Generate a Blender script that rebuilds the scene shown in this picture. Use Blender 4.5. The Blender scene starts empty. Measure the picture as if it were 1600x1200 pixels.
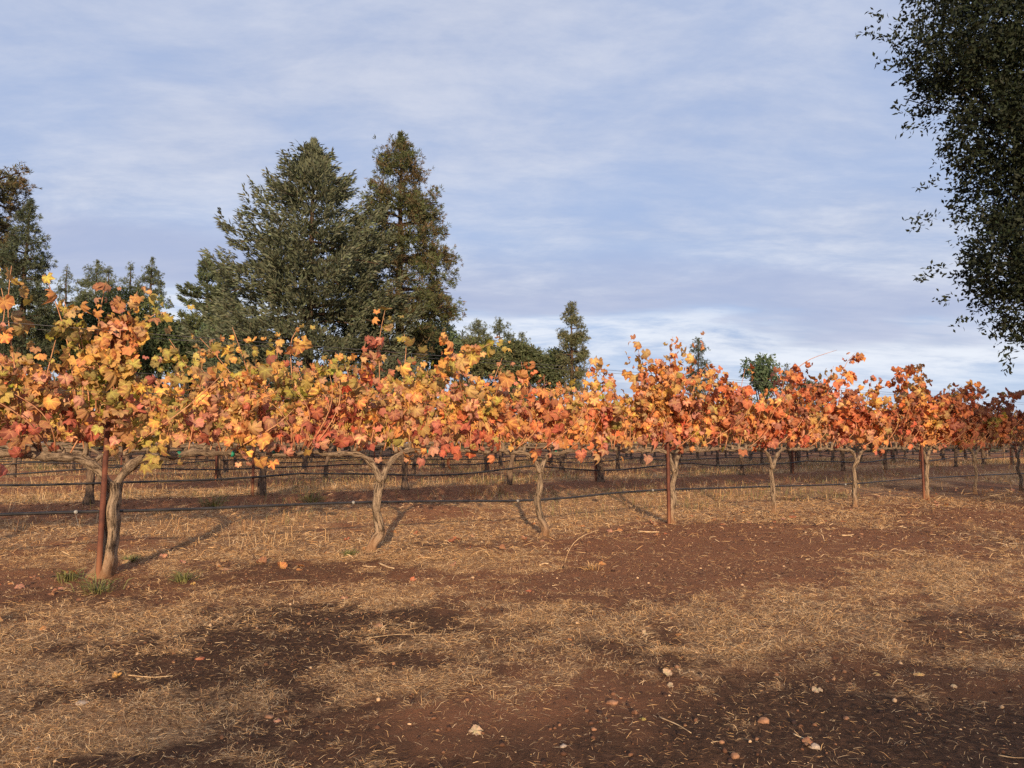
import bpy, math, random
import numpy as np
from mathutils import Matrix, Vector

SC = bpy.context.scene
COL = SC.collection
rng = np.random.default_rng(11)
random.seed(7)
R = math.radians

# ------------------------------------------------------------------ camera, sky, sun, exposure
CAM_H = 1.10
FPX = 1150.0                      # focal length in pixels of the 1600 px wide photograph
PITCH = math.atan(92.0 / FPX)
cam_d = bpy.data.cameras.new('camera')
cam_d.sensor_width = 36.0
cam_d.lens = FPX / 1600.0 * 36.0
cam_d.clip_start = 0.05
cam_d.clip_end = 3000.0
cam = bpy.data.objects.new('camera', cam_d)
cam.location = (0, 0, CAM_H)
cam.rotation_euler = (R(90) + PITCH, 0, 0)
COL.objects.link(cam)
SC.camera = cam

SUN_EL = R(12.5)
SUN_AZ = R(4.5)                   # the light travels along +Y, turned this much towards -X
SUN_COLOR = (1.0, 0.77, 0.52)
sun_d = bpy.data.lights.new('sun', 'SUN')
sun_d.energy = 5.0
sun_d.angle = R(0.8)
sun_d.color = SUN_COLOR
sun = bpy.data.objects.new('sun', sun_d)
LIGHT = Vector((-math.sin(SUN_AZ) * math.cos(SUN_EL), math.cos(SUN_AZ) * math.cos(SUN_EL), -math.sin(SUN_EL)))
sun.rotation_euler = LIGHT.to_track_quat('-Z', 'Y').to_euler()
sun.location = (3, -20, 20)
COL.objects.link(sun)

SC.view_settings.view_transform = 'Standard'
SC.view_settings.look = 'None'
SC.view_settings.gamma = 1.0
SC.view_settings.exposure = 0.16
SC.view_settings.use_curve_mapping = False
SC.cycles.max_bounces = 6
SC.cycles.diffuse_bounces = 3
SC.cycles.glossy_bounces = 2
SC.cycles.transmission_bounces = 3
SC.cycles.transparent_max_bounces = 4
SC.cycles.use_denoising = False


class NT:
    """small helper round a node tree"""
    def __init__(s, tree):
        s.t = tree
        s.n = tree.nodes
        s.l = tree.links

    def node(s, typ, **kw):
        nd = s.n.new(typ)
        for k, v in kw.items():
            if k == 'ins':
                for kk, vv in v.items():
                    s.put(nd.inputs[kk], vv)
            else:
                setattr(nd, k, v)
        return nd

    def put(s, sock, v):
        if isinstance(v, bpy.types.NodeSocket):
            s.l.new(v, sock)
        else:
            sock.default_value = v

    def math(s, op, a, b=0.0, c=0.0, clamp=False):
        nd = s.node('ShaderNodeMath', operation=op, use_clamp=clamp)
        s.put(nd.inputs[0], a)
        s.put(nd.inputs[1], b)
        s.put(nd.inputs[2], c)
        return nd.outputs[0]

    def mix(s, f, a, b, blend='MIX'):
        nd = s.node('ShaderNodeMix', data_type='RGBA', blend_type=blend)
        s.put(nd.inputs[0], f)
        for sock, v in ((nd.inputs[6], a), (nd.inputs[7], b)):
            if isinstance(v, tuple) and len(v) == 3:
                v = (*v, 1.0)
            s.put(sock, v)
        return nd.outputs[2]

    def ramp(s, f, lo, hi, a=0.0, b=1.0):
        nd = s.node('ShaderNodeMapRange', interpolation_type='SMOOTHSTEP')
        s.put(nd.inputs[0], f)
        for i, v in zip((1, 2, 3, 4), (lo, hi, a, b)):
            s.put(nd.inputs[i], v)
        return nd.outputs[0]

    def noise(s, vec, scale, detail=4.0, rough=0.55, dist=0.0):
        nd = s.node('ShaderNodeTexNoise')
        if vec is not None:
            s.l.new(vec, nd.inputs['Vector'])
        nd.inputs['Scale'].default_value = scale
        nd.inputs['Detail'].default_value = detail
        nd.inputs['Roughness'].default_value = rough
        nd.inputs['Distortion'].default_value = dist
        return nd.outputs['Fac']


def S(r, g, b, k=1.0):
    def f(c):
        c /= 255.0
        return k * (c / 12.92 if c <= 0.04045 else ((c + 0.055) / 1.055) ** 2.4)
    return (f(r), f(g), f(b))


# world: Nishita sky with thin streaks of high cloud
W = bpy.data.worlds.new('World')
SC.world = W
W.use_nodes = True
w = NT(W.node_tree)
w.n.clear()
SKY_STRENGTH = 0.10
sky = w.node('ShaderNodeTexSky', sky_type='NISHITA', sun_disc=False)
sky.sun_elevation = SUN_EL
sky.sun_rotation = math.pi - SUN_AZ
sky.altitude = 900
sky.dust_density = 1.0
tc = w.node('ShaderNodeTexCoord')
sep = w.node('ShaderNodeSeparateXYZ', ins={0: tc.outputs['Generated']})
zc = w.math('MAXIMUM', sep.outputs[2], 0.0)
den = w.math('ADD', zc, 0.16)
px_ = w.math('DIVIDE', sep.outputs[0], den)
py_ = w.math('DIVIDE', sep.outputs[1], den)
flat = w.node('ShaderNodeCombineXYZ', ins={0: w.math('MULTIPLY', px_, 0.62), 1: py_, 2: 0.0})
rot = w.node('ShaderNodeVectorRotate', ins={'Vector': flat.outputs[0], 'Angle': R(-7)})
fv = rot.outputs[0]
big = w.noise(fv, 1.05, 3.0, 0.5, 0.25)
mid = w.noise(fv, 3.2, 8.0, 0.66, 0.3)
rip = w.node('ShaderNodeMapping', ins={'Vector': fv, 'Scale': (0.95, 1.45, 1.0), 'Rotation': (0, 0, R(12))})
fine = w.noise(rip.outputs[0], 7.5, 5.0, 0.62, 0.25)
cover = w.math('ADD', w.math('MULTIPLY', big, 0.80), w.math('ADD', w.math('MULTIPLY', mid, 0.5), w.math('MULTIPLY', fine, 0.20)))
cover = w.ramp(cover, 0.54, 0.94)
cover = w.math('ADD', w.math('MULTIPLY', cover, 0.68), 0.32, clamp=True)
light = w.ramp(w.math('ADD', w.math('MULTIPLY', mid, 0.7), w.math('ADD', w.math('MULTIPLY', w.noise(fv, 0.9, 2.0, 0.5, 0.2), 0.5), w.math('MULTIPLY', w.math('SUBTRACT', fine, 0.5), 0.36))), 0.36, 0.80)
K = 1.0 / SKY_STRENGTH
c_dark = S(168, 180, 204, K * 1.04)
c_light = S(222, 227, 236, K * 1.04)
c_blue = S(162, 185, 228, K * 1.04)
cloud = w.mix(light, c_dark, c_light)
# thinner high air towards the zenith looks lavender, near the horizon paler
hor = w.ramp(sep.outputs[2], 0.02, 0.42)
cloud = w.mix(w.math('MULTIPLY', hor, 0.60), cloud, S(172, 180, 204, K * 1.04))
clear = w.mix(0.72, sky.outputs[0], c_blue)
colr = w.mix(cover, clear, cloud)
# a long flat bank of cloud low over the horizon: grey above, white below
el = w.math('ADD', sep.outputs[2], w.math('MULTIPLY', sep.outputs[0], 0.05))
el = w.math('ADD', el, w.math('ADD', w.math('MULTIPLY', w.math('SUBTRACT', big, 0.5), 0.16), w.math('MULTIPLY', w.math('SUBTRACT', mid, 0.5), 0.05)))
grey = w.math('MULTIPLY', w.ramp(el, 0.160, 0.185), w.ramp(el, 0.205, 0.26, 1.0, 0.0))
white = w.math('MULTIPLY', w.ramp(el, 0.10, 0.135), w.ramp(el, 0.160, 0.172, 1.0, 0.0))
colr = w.mix(w.math('MULTIPLY', grey, 0.7), colr, S(164, 174, 203, K * 1.04))
colr = w.mix(w.math('MULTIPLY', w.math('MULTIPLY', white, w.ramp(mid, 0.30, 0.62)), 0.85), colr, S(220, 226, 236, K * 1.04))
bg = w.node('ShaderNodeBackground', ins={0: colr, 1: SKY_STRENGTH})
wo = w.node('ShaderNodeOutputWorld', ins={0: bg.outputs[0]})

# ------------------------------------------------------------------ picture geometry (used to place things in the world)
CT, ST = math.cos(PITCH), math.sin(PITCH)


def ray(px, py):
    u = (px - 800.0) / FPX
    v = (600.0 - py) / FPX
    k = CT - v * ST
    return u / k, (v * CT + ST) / k          # X and Z gained per metre of depth


def at(px, py, d):
    a, b = ray(px, py)
    return np.array((a * d, d, CAM_H + b * d))


def on_ground(px, py, z=0.0):
    a, b = ray(px, py)
    d = (z - CAM_H) / b
    return np.array((a * d, d))


# the first vine row is a straight line through the feet of its trunks
feet = np.array([on_ground(x, y) for x, y in ((158, 901), (582, 862), (845, 837), (1043, 819), (1208, 802))])
cf = np.polyfit(feet[:, 0], feet[:, 1], 1)
E = np.array((1.0, cf[0])) / math.hypot(1.0, cf[0])      # along the row
N = np.array((-E[1], E[0]))                              # away from the camera
R0 = np.array((feet[0, 0], np.polyval(cf, feet[0, 0])))


def rowpos(t, q, z=None):
    p = R0 + E * t + N * q
    return p if z is None else np.array((p[0], p[1], z))


def row_t(px, py, q=0.0):
    """where the upright plane of the row at distance q is met by the sight line through px"""
    a, _ = ray(px, py)
    o = R0 + N * q
    # o.x + E.x t = a (o.y + E.y t)
    return (a * o[1] - o[0]) / (E[0] - a * E[1])


def row_point(px, py, q=0.0):
    t = row_t(px, py, q)
    d = (R0 + N * q + E * t)[1]
    return t, at(px, py, d)[2]


# value noise
_tab = np.random.default_rng(3).random((256, 256))


def vnoise(x, y):
    x = np.asarray(x, float)
    y = np.asarray(y, float)
    xi = np.floor(x).astype(int)
    yi = np.floor(y).astype(int)
    fx = x - xi
    fy = y - yi
    fx = fx * fx * (3 - 2 * fx)
    fy = fy * fy * (3 - 2 * fy)
    g = lambda a, b: _tab[a & 255, b & 255]
    return ((g(xi, yi) * (1 - fx) + g(xi + 1, yi) * fx) * (1 - fy) + (g(xi, yi + 1) * (1 - fx) + g(xi + 1, yi + 1) * fx) * fy)


def fbm(x, y, o=4):
    s = 0
    a = 0.5
    tot = 0
    for i in range(o):
        s = s + a * vnoise(x * 2 ** i + 17.3 * i, y * 2 ** i + 5.7 * i)
        tot += a
        a *= 0.5
    return s / tot


def sstep(a, b, x):
    t = np.clip((x - a) / (b - a), 0, 1)
    return t * t * (3 - 2 * t)


def perp(x, y):
    return (x - R0[0]) * N[0] + (y - R0[1]) * N[1]


def gz(x, y):
    """height of the ground"""
    x = np.asarray(x, float)
    y = np.asarray(y, float)
    q = perp(x, y)
    h = 0.20 * sstep(1.0, 5.0, q)
    near = 1.0 - sstep(25, 60, np.hypot(x, y))
    h = h + near * (0.05 * (fbm(x * 0.7, y * 0.7, 3) - 0.5) + 0.030 * (fbm(x * 3.1, y * 3.1, 3) - 0.5) + 0.02 * (fbm(x * 11, y * 11, 2) - 0.5))
    # little berms of soil under the further rows
    ph = np.abs(((q + ROW_GAP * 0.5) % ROW_GAP) - ROW_GAP * 0.5)
    h = h + np.where(q > 2, 0.07 * np.exp(-(ph / 0.6) ** 2), 0.0)
    for (mx, my, rx, ry, hh) in MOUNDS:
        h = h + hh * np.exp(-(((x - mx) / rx) ** 2 + ((y - my) / ry) ** 2))
    return h


ROW_GAP = 4.9
MOUNDS = []
for px, py, rx, hh in ((690, 806, 0.42, 0.05), (520, 826, 0.25, 0.035), (195, 853, 0.45, 0.045), (640, 812, 0.2, 0.03), (1440, 812, 0.8, 0.04), (1520, 800, 0.9, 0.06)):
    g = on_ground(px, py)
    MOUNDS.append((g[0], g[1], rx, rx * 0.8, hh))

# where straw lies and where the soil is bare: (pixel centre, pixel half sizes, weight)
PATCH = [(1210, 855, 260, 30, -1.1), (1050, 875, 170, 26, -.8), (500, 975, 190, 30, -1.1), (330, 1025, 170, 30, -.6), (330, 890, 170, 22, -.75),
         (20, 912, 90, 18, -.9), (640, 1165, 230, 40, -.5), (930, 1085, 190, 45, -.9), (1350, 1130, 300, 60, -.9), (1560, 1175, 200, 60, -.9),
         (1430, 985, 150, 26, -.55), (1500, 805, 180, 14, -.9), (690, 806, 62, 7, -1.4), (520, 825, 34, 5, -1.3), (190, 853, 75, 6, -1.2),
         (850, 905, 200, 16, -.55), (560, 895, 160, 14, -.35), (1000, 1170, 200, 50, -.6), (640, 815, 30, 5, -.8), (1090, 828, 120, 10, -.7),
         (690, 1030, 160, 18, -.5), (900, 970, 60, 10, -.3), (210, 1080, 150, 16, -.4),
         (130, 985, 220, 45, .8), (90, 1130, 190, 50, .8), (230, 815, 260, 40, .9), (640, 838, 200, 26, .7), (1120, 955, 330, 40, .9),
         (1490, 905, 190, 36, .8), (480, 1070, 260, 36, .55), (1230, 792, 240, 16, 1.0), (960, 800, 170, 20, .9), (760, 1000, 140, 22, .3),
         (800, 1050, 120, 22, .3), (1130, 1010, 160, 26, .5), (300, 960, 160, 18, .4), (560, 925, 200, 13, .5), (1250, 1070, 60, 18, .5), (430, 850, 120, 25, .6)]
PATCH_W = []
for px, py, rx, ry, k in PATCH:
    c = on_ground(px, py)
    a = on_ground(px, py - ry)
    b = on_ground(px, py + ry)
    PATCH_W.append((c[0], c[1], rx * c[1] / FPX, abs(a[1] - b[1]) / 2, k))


def straw(x, y):
    """0 bare soil .. 1 deep straw"""
    q = perp(x, y)
    s = 0.42 + 1.3 * (fbm(x * 1.1 + 31, y * 1.1 + 7, 4) - 0.5) + 1.5 * (fbm(x * 4.5, y * 4.5, 3) - 0.5) + 1.0 * (fbm(x * 14, y * 14, 2) - 0.5)
    for (cx, cy, rx, ry, k) in PATCH_W:
        e = ((x - cx) / rx) ** 2 + ((y - cy) / ry) ** 2
        s = s + 0.62 * k * np.exp(-e * 0.75)
    # bare strip under every further row, straw between the rows
    ph = np.abs(((q + ROW_GAP * 0.5) % ROW_GAP) - ROW_GAP * 0.5)
    far = sstep(1.5, 2.6, q)
    s = s + far * (0.42 - 1.9 * np.exp(-(ph / 1.0) ** 2))
    return np.clip(s, 0, 1)


# ------------------------------------------------------------------ object helpers
def mesh(name, V, F, mat=None, uv=None, tint=None, smooth=False, fattr=None):
    """V (n,3); F (m,3) or (m,4) array, or a list of such arrays"""
    me = bpy.data.meshes.new(name)
    V = np.ascontiguousarray(V, dtype=np.float32)
    Fs = F if isinstance(F, list) else [F]
    Fs = [np.asarray(f, dtype=np.int32) for f in Fs if len(f)]
    me.vertices.add(len(V))
    me.vertices.foreach_set('co', V.ravel())
    loops = np.concatenate([f.ravel() for f in Fs])
    tot = np.concatenate([np.full(len(f), f.shape[1], np.int32) for f in Fs])
    start = np.concatenate(([0], np.cumsum(tot)[:-1])).astype(np.int32)
    me.loops.add(len(loops))
    me.loops.foreach_set('vertex_index', loops)
    me.polygons.add(len(tot))
    me.polygons.foreach_set('loop_start', start)
    me.polygons.foreach_set('loop_total', tot)
    if smooth:
        me.polygons.foreach_set('use_smooth', np.ones(len(tot), bool))
    if uv is not None:
        l = me.uv_layers.new(name='UVMap')
        l.data.foreach_set('uv', np.ascontiguousarray(np.asarray(uv, np.float32)[loops]).ravel())
    if tint is not None:
        a = me.attributes.new('tint', 'FLOAT_COLOR', 'POINT')
        a.data.foreach_set('color', np.ascontiguousarray(tint, dtype=np.float32).ravel())
    for k, v in (fattr or {}).items():
        a = me.attributes.new(k, 'FLOAT', 'POINT')
        a.data.foreach_set('value', np.ascontiguousarray(v, dtype=np.float32).ravel())
    me.update(calc_edges=True)
    me.validate(verbose=False)
    if mat:
        me.materials.append(mat)
    return me


def link(name, data, parent=None, loc=None):
    o = bpy.data.objects.new(name, data)
    COL.objects.link(o)
    if parent is not None:
        o.parent = parent
    if loc is not None:
        o.location = [float(v) for v in loc]
    return o


def tag(o, label=None, cat=None, group=None, kind=None):
    if label:
        o['label'] = label
    if cat:
        o['category'] = cat
    if group:
        o['group'] = group
    if kind:
        o['kind'] = kind
    return o


def thing(name, loc, label, cat, group=None):
    return tag(link(name, None, None, loc), label, cat, group)


def copy_tree(root, loc, rz=0.0, scale=None):
    r = root.copy()
    COL.objects.link(r)
    r.location = [float(v) for v in loc]
    r.rotation_euler = (0, 0, rz)
    if scale:
        r.scale = scale
    for ch in list(root.children):
        c = ch.copy()
        COL.objects.link(c)
        c.parent = r
    return r


def tube(P, rad, sides=8, ridge=None, cap=True):
    """swept tube: returns verts, [quads, tris], uv (metres round, metres along)"""
    P = np.asarray(P, float)
    n = len(P)
    rad = np.broadcast_to(np.asarray(rad, float), (n,))
    T = np.gradient(P, axis=0)
    T /= np.linalg.norm(T, axis=1)[:, None] + 1e-12
    ref = np.array((0.31, 0.17, 0.93)) if abs(T[:, 2]).mean() < 0.7 else np.array((0.93, 0.3, 0.1))
    A = np.cross(T, ref)
    A /= np.linalg.norm(A, axis=1)[:, None]
    B = np.cross(T, A)
    th = np.linspace(0, 2 * np.pi, sides, endpoint=False)
    rr = rad[:, None] * np.ones((1, sides))
    ln = np.concatenate(([0], np.cumsum(np.linalg.norm(np.diff(P, axis=0), axis=1))))
    if ridge is not None:
        rr = rr * ridge(th[None, :], ln[:, None])
    V = P[:, None, :] + rr[..., None] * (np.cos(th)[None, :, None] * A[:, None, :] + np.sin(th)[None, :, None] * B[:, None, :])
    V = V.reshape(-1, 3)
    i = np.arange(n - 1)[:, None] * sides
    j = np.arange(sides)[None, :]
    j2 = (j + 1) % sides
    Q = np.stack((i + j, i + j2, i + sides + j2, i + sides + j), -1).reshape(-1, 4)
    uv = np.stack(np.broadcast_arrays(th[None, :] / (2 * np.pi), ln[:, None]), -1).reshape(-1, 2)
    tr = []
    if cap:
        V = np.vstack((V, P[0], P[-1]))
        uv = np.vstack((uv, (0.5, 0), (0.5, ln[-1])))
        c0, c1 = n * sides, n * sides + 1
        k = np.arange(sides)
        k2 = (k + 1) % sides
        tr = np.vstack((np.stack((np.full(sides, c0), k2, k), 1), np.stack((np.full(sides, c1), (n - 1) * sides + k, (n - 1) * sides + k2), 1)))
    return V, Q, tr, uv


def tube_mesh(name, P, rad, mat, sides=8, ridge=None, smooth=True):
    V, Q, tr, uv = tube(P, rad, sides, ridge)
    return mesh(name, V, [Q, tr], mat, uv=uv, smooth=smooth)


class Acc:
    """collects pieces into one mesh"""
    def __init__(s):
        s.V, s.Q, s.T, s.U, s.C, s.n = [], [], [], [], [], 0

    def add(s, V, Q=None, T=None, uv=None, tint=None):
        if Q is not None and len(Q):
            s.Q.append(np.asarray(Q) + s.n)
        if T is not None and len(T):
            s.T.append(np.asarray(T) + s.n)
        s.V.append(V)
        if uv is not None:
            s.U.append(uv)
        if tint is not None:
            s.C.append(tint)
        s.n += len(V)

    def tube(s, P, rad, sides=6, ridge=None):
        V, Q, T, uv = tube(P, rad, sides, ridge)
        s.add(V, Q, T, uv)

    def mesh(s, name, mat, smooth=False):
        F = []
        if s.Q:
            F.append(np.vstack(s.Q))
        if s.T:
            F.append(np.vstack(s.T))
        return mesh(name, np.vstack(s.V), F, mat, uv=np.vstack(s.U) if s.U else None, tint=np.vstack(s.C) if s.C else None, smooth=smooth)


def box(sx, sy, sz, z0=0.0, bev=0.0):
    x, y = sx / 2, sy / 2
    V = np.array([(-x, -y, z0), (x, -y, z0), (x, y, z0), (-x, y, z0), (-x, -y, z0 + sz), (x, -y, z0 + sz), (x, y, z0 + sz), (-x, y, z0 + sz)], float)
    Q = np.array([(3, 2, 1, 0), (4, 5, 6, 7), (0, 1, 5, 4), (1, 2, 6, 5), (2, 3, 7, 6), (3, 0, 4, 7)])
    return V, Q


# ------------------------------------------------------------------ materials
def material(name):
    m = bpy.data.materials.new(name)
    m.use_nodes = True
    t = NT(m.node_tree)
    t.n.clear()
    out = t.node('ShaderNodeOutputMaterial')
    return m, t, out


def principled(t, out, color, rough=0.8, spec=0.3, bump=None, bstr=0.3, bdist=0.01):
    p = t.node('ShaderNodeBsdfPrincipled')
    t.put(p.inputs['Base Color'], color if not (isinstance(color, tuple) and len(color) == 3) else (*color, 1))
    t.put(p.inputs['Roughness'], rough)
    p.inputs['Specular IOR Level'].default_value = spec
    if bump is not None:
        b = t.node('ShaderNodeBump', ins={'Strength': bstr, 'Distance': bdist, 'Height': bump})
        t.l.new(b.outputs[0], p.inputs['Normal'])
    t.l.new(p.outputs[0], out.inputs[0])
    return p


def leaf_material(name, source):
    """grape leaf: colour from the object or from the tint attribute, pale veins, rusty margin, light shines through"""
    m, t, out = material(name)
    if source == 'object':
        oi = t.node('ShaderNodeObjectInfo')
        base, alpha = oi.outputs['Color'], oi.outputs['Alpha']
    else:
        at_ = t.node('ShaderNodeAttribute', attribute_name='tint')
        base, alpha = at_.outputs['Color'], at_.outputs['Alpha']
    uvn = t.node('ShaderNodeUVMap')
    s = t.node('ShaderNodeSeparateXYZ', ins={0: uvn.outputs[0]})
    ang = t.math('ARCTAN2', s.outputs[0], s.outputs[1])
    ln = t.node('ShaderNodeVectorMath', operation='LENGTH', ins={0: uvn.outputs[0]}).outputs['Value']
    dist = t.math('MULTIPLY', ln, t.math('PINGPONG', ang, R(28)))
    vein = t.ramp(dist, 0.012, 0.06, 1.0, 0.0)
    side = t.ramp(dist, 0.02, 0.22, 1.0, 0.0)
    geo = t.node('ShaderNodeNewGeometry')
    nz = t.noise(geo.outputs['Position'], 42.0, 3.0, 0.6)
    nz2 = t.noise(geo.outputs['Position'], 130.0, 2.0, 0.6)
    warm = t.mix(1.0, base, (1.9, 2.3, 1.5), 'MULTIPLY')
    edge = t.mix(1.0, base, (0.72, 0.42, 0.42), 'MULTIPLY')
    f_edge = t.math('MULTIPLY', alpha, t.ramp(t.math('ADD', ln, t.math('MULTIPLY', nz, 0.7)), 0.75, 1.15), clamp=True)
    c = t.mix(f_edge, base, edge)
    c = t.mix(t.math('MULTIPLY', t.math('MULTIPLY', side, alpha), t.ramp(nz, 0.35, 0.65)), c, warm)
    c = t.mix(t.math('MULTIPLY', vein, 0.5), c, t.mix(0.35, warm, S(226, 190, 120)))
    c = t.mix(t.ramp(nz2, 0.54, 0.72, 0.0, 0.6), c, t.mix(1.0, base, (0.42, 0.30, 0.28), 'MULTIPLY'))
    c = t.mix(t.math('MULTIPLY', geo.outputs['Backfacing'], 0.35), c, t.mix(0.5, c, S(205, 160, 130)))
    bmp = t.node('ShaderNodeBump', ins={'Strength': 0.55, 'Distance': 0.006, 'Height': t.math('ADD', t.math('MULTIPLY', vein, -0.6), nz)})
    p = t.node('ShaderNodeBsdfPrincipled', ins={'Base Color': c, 'Roughness': 0.62, 'Normal': bmp.outputs[0]})
    p.inputs['Specular IOR Level'].default_value = 0.25
    tr = t.node('ShaderNodeBsdfTranslucent', ins={'Color': c, 'Normal': bmp.outputs[0]})
    mx = t.node('ShaderNodeMixShader', ins={0: 0.26, 1: p.outputs[0], 2: tr.outputs[0]})
    t.l.new(mx.outputs[0], out.inputs[0])
    return m


def needle_material(name, rough=0.75, trans=0.15, tipmix=0.0, spec=0.2):
    m, t, out = material(name)
    at_ = t.node('ShaderNodeAttribute', attribute_name='tint')
    oi = t.node('ShaderNodeObjectInfo')
    c = t.mix(1.0, at_.outputs['Color'], oi.outputs['Color'], 'MULTIPLY')
    p = t.node('ShaderNodeBsdfPrincipled', ins={'Base Color': c, 'Roughness': rough})
    p.inputs['Specular IOR Level'].default_value = spec
    tr = t.node('ShaderNodeBsdfTranslucent', ins={'Color': c})
    mx = t.node('ShaderNodeMixShader', ins={0: trans, 1: p.outputs[0], 2: tr.outputs[0]})
    t.l.new(mx.outputs[0], out.inputs[0])
    return m


def bark_material(name, dark, lite, su=9.0, sv=5.0, bstr=0.9, bdist=0.012, foot=None):
    m, t, out = material(name)
    uvn = t.node('ShaderNodeUVMap')
    mp = t.node('ShaderNodeMapping', ins={'Vector': uvn.outputs[0], 'Scale': (su, sv, 1.0)})
    n1 = t.noise(mp.outputs[0], 2.0, 6.0, 0.65, 0.8)
    geo = t.node('ShaderNodeNewGeometry')
    n2 = t.noise(geo.outputs['Position'], 9.0, 4.0, 0.6)
    n3 = t.noise(geo.outputs['Position'], 75.0, 4.0, 0.7, 1.0)
    n1 = t.math('ADD', t.math('MULTIPLY', n1, 0.72), t.math('MULTIPLY', n3, 0.28))
    c = t.mix(t.ramp(n1, 0.40, 0.58), dark, lite)
    c = t.mix(t.ramp(n2, 0.4, 0.75, 0.0, 0.45), c, tuple(0.6 * v for v in lite))
    if foot:                      # dried mud splashed on the foot of the trunk
        sz = t.node('ShaderNodeSeparateXYZ', ins={0: t.node('ShaderNodeTexCoord').outputs['Object']})
        f = t.ramp(t.math('ADD', sz.outputs[2], t.math('MULTIPLY', n2, 0.25)), 0.12, 0.36, 0.75, 0.0)
        c = t.mix(f, c, foot)
    principled(t, out, c, 0.9, 0.15, n1, bstr, bdist)
    return m


M_LEAF = leaf_material('grape_leaf', 'object')
M_FOL = leaf_material('grape_foliage', 'attribute')
M_NEEDLE = needle_material('needles')
M_OAK = needle_material('oak_leaves', 0.6, 0.10, spec=0.18)
M_VINEBARK = bark_material('vine_bark', S(48, 35, 27), S(172, 147, 120), 9, 4.0, 1.0, 0.025, foot=S(150, 108, 74))
M_CORDON = bark_material('cordon_bark', S(58, 44, 36), S(160, 138, 114), 7, 7, 1.0, 0.01)
M_OLDBARK = bark_material('old_vine_bark', S(50, 38, 31), S(142, 117, 95), 7, 5.5, 1.0, 0.012)
M_TREEBARK = bark_material('conifer_bark', S(40, 30, 25), S(104, 80, 64), 10, 0.8, 1.0, 0.05)
M_OAKBARK = bark_material('oak_bark', S(34, 29, 25), S(84, 74, 64), 10, 3, 1.0, 0.03)


def cane_material():
    m, t, out = material('cane')
    geo = t.node('ShaderNodeNewGeometry')
    n = t.noise(geo.outputs['Position'], 25.0, 3.0)
    principled(t, out, t.mix(t.ramp(n, 0.3, 0.7), S(176, 112, 78), S(206, 154, 112)), 0.6, 0.3, n, 0.2, 0.002)
    return m


def rust_material():
    m, t, out = material('rusty_steel')
    tcn = t.node('ShaderNodeTexCoord')
    n = t.noise(tcn.outputs['Object'], 14.0, 6.0, 0.65)
    n2 = t.noise(tcn.outputs['Object'], 70.0, 3.0, 0.6)
    sz = t.node('ShaderNodeSeparateXYZ', ins={0: tcn.outputs['Object']})
    c = t.mix(t.ramp(n, 0.35, 0.65), S(84, 50, 40), S(118, 70, 52))
    c = t.mix(t.ramp(n2, 0.55, 0.75, 0, 0.6), c, S(66, 36, 30))
    c = t.mix(t.ramp(t.math('ADD', sz.outputs[2], t.math('MULTIPLY', n, 0.3)), 0.2, 0.5, 0.7, 0.0), c, S(150, 100, 68))
    principled(t, out, c, 0.75, 0.3, n2, 0.4, 0.003)
    return m


def plain_material(name, a, b, scale=12.0, rough=0.6, spec=0.4, metal=0.0, bstr=0.2):
    m, t, out = material(name)
    tcn = t.node('ShaderNodeTexCoord')
    n = t.noise(tcn.outputs['Object'], scale, 4.0)
    p = principled(t, out, t.mix(t.ramp(n, 0.3, 0.7), a, b), rough, spec, n, bstr, 0.003)
    p.inputs['Metallic'].default_value = metal
    return m


M_CANE = cane_material()
M_RUST = rust_material()
M_HOSE = plain_material('black_hose', S(30, 29, 30), S(56, 52, 50), 9, 0.45, 0.5)
M_EMIT = plain_material('grey_plastic', S(120, 116, 110), S(170, 165, 156), 30, 0.5)
M_WIRE = plain_material('galvanised_wire', S(96, 90, 86), S(140, 134, 128), 6, 0.4, 0.5, 0.7)
M_DARKMETAL = plain_material('dark_steel', S(44, 40, 40), S(78, 70, 66), 20, 0.5, 0.5, 0.5)
M_TAPE = plain_material('green_tie_tape', S(18, 104, 82), S(40, 136, 108), 20, 0.6)
M_STONE = plain_material('stone', S(120, 84, 62), S(172, 126, 94), 40, 0.9, 0.2, 0, 0.6)
M_PALESTONE = plain_material('pale_stone', S(140, 122, 106), S(186, 166, 146), 40, 0.9, 0.2, 0, 0.6)
M_TWIG = plain_material('dry_twig', S(176, 140, 100), S(222, 190, 146), 30, 0.8, 0.2)


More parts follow.
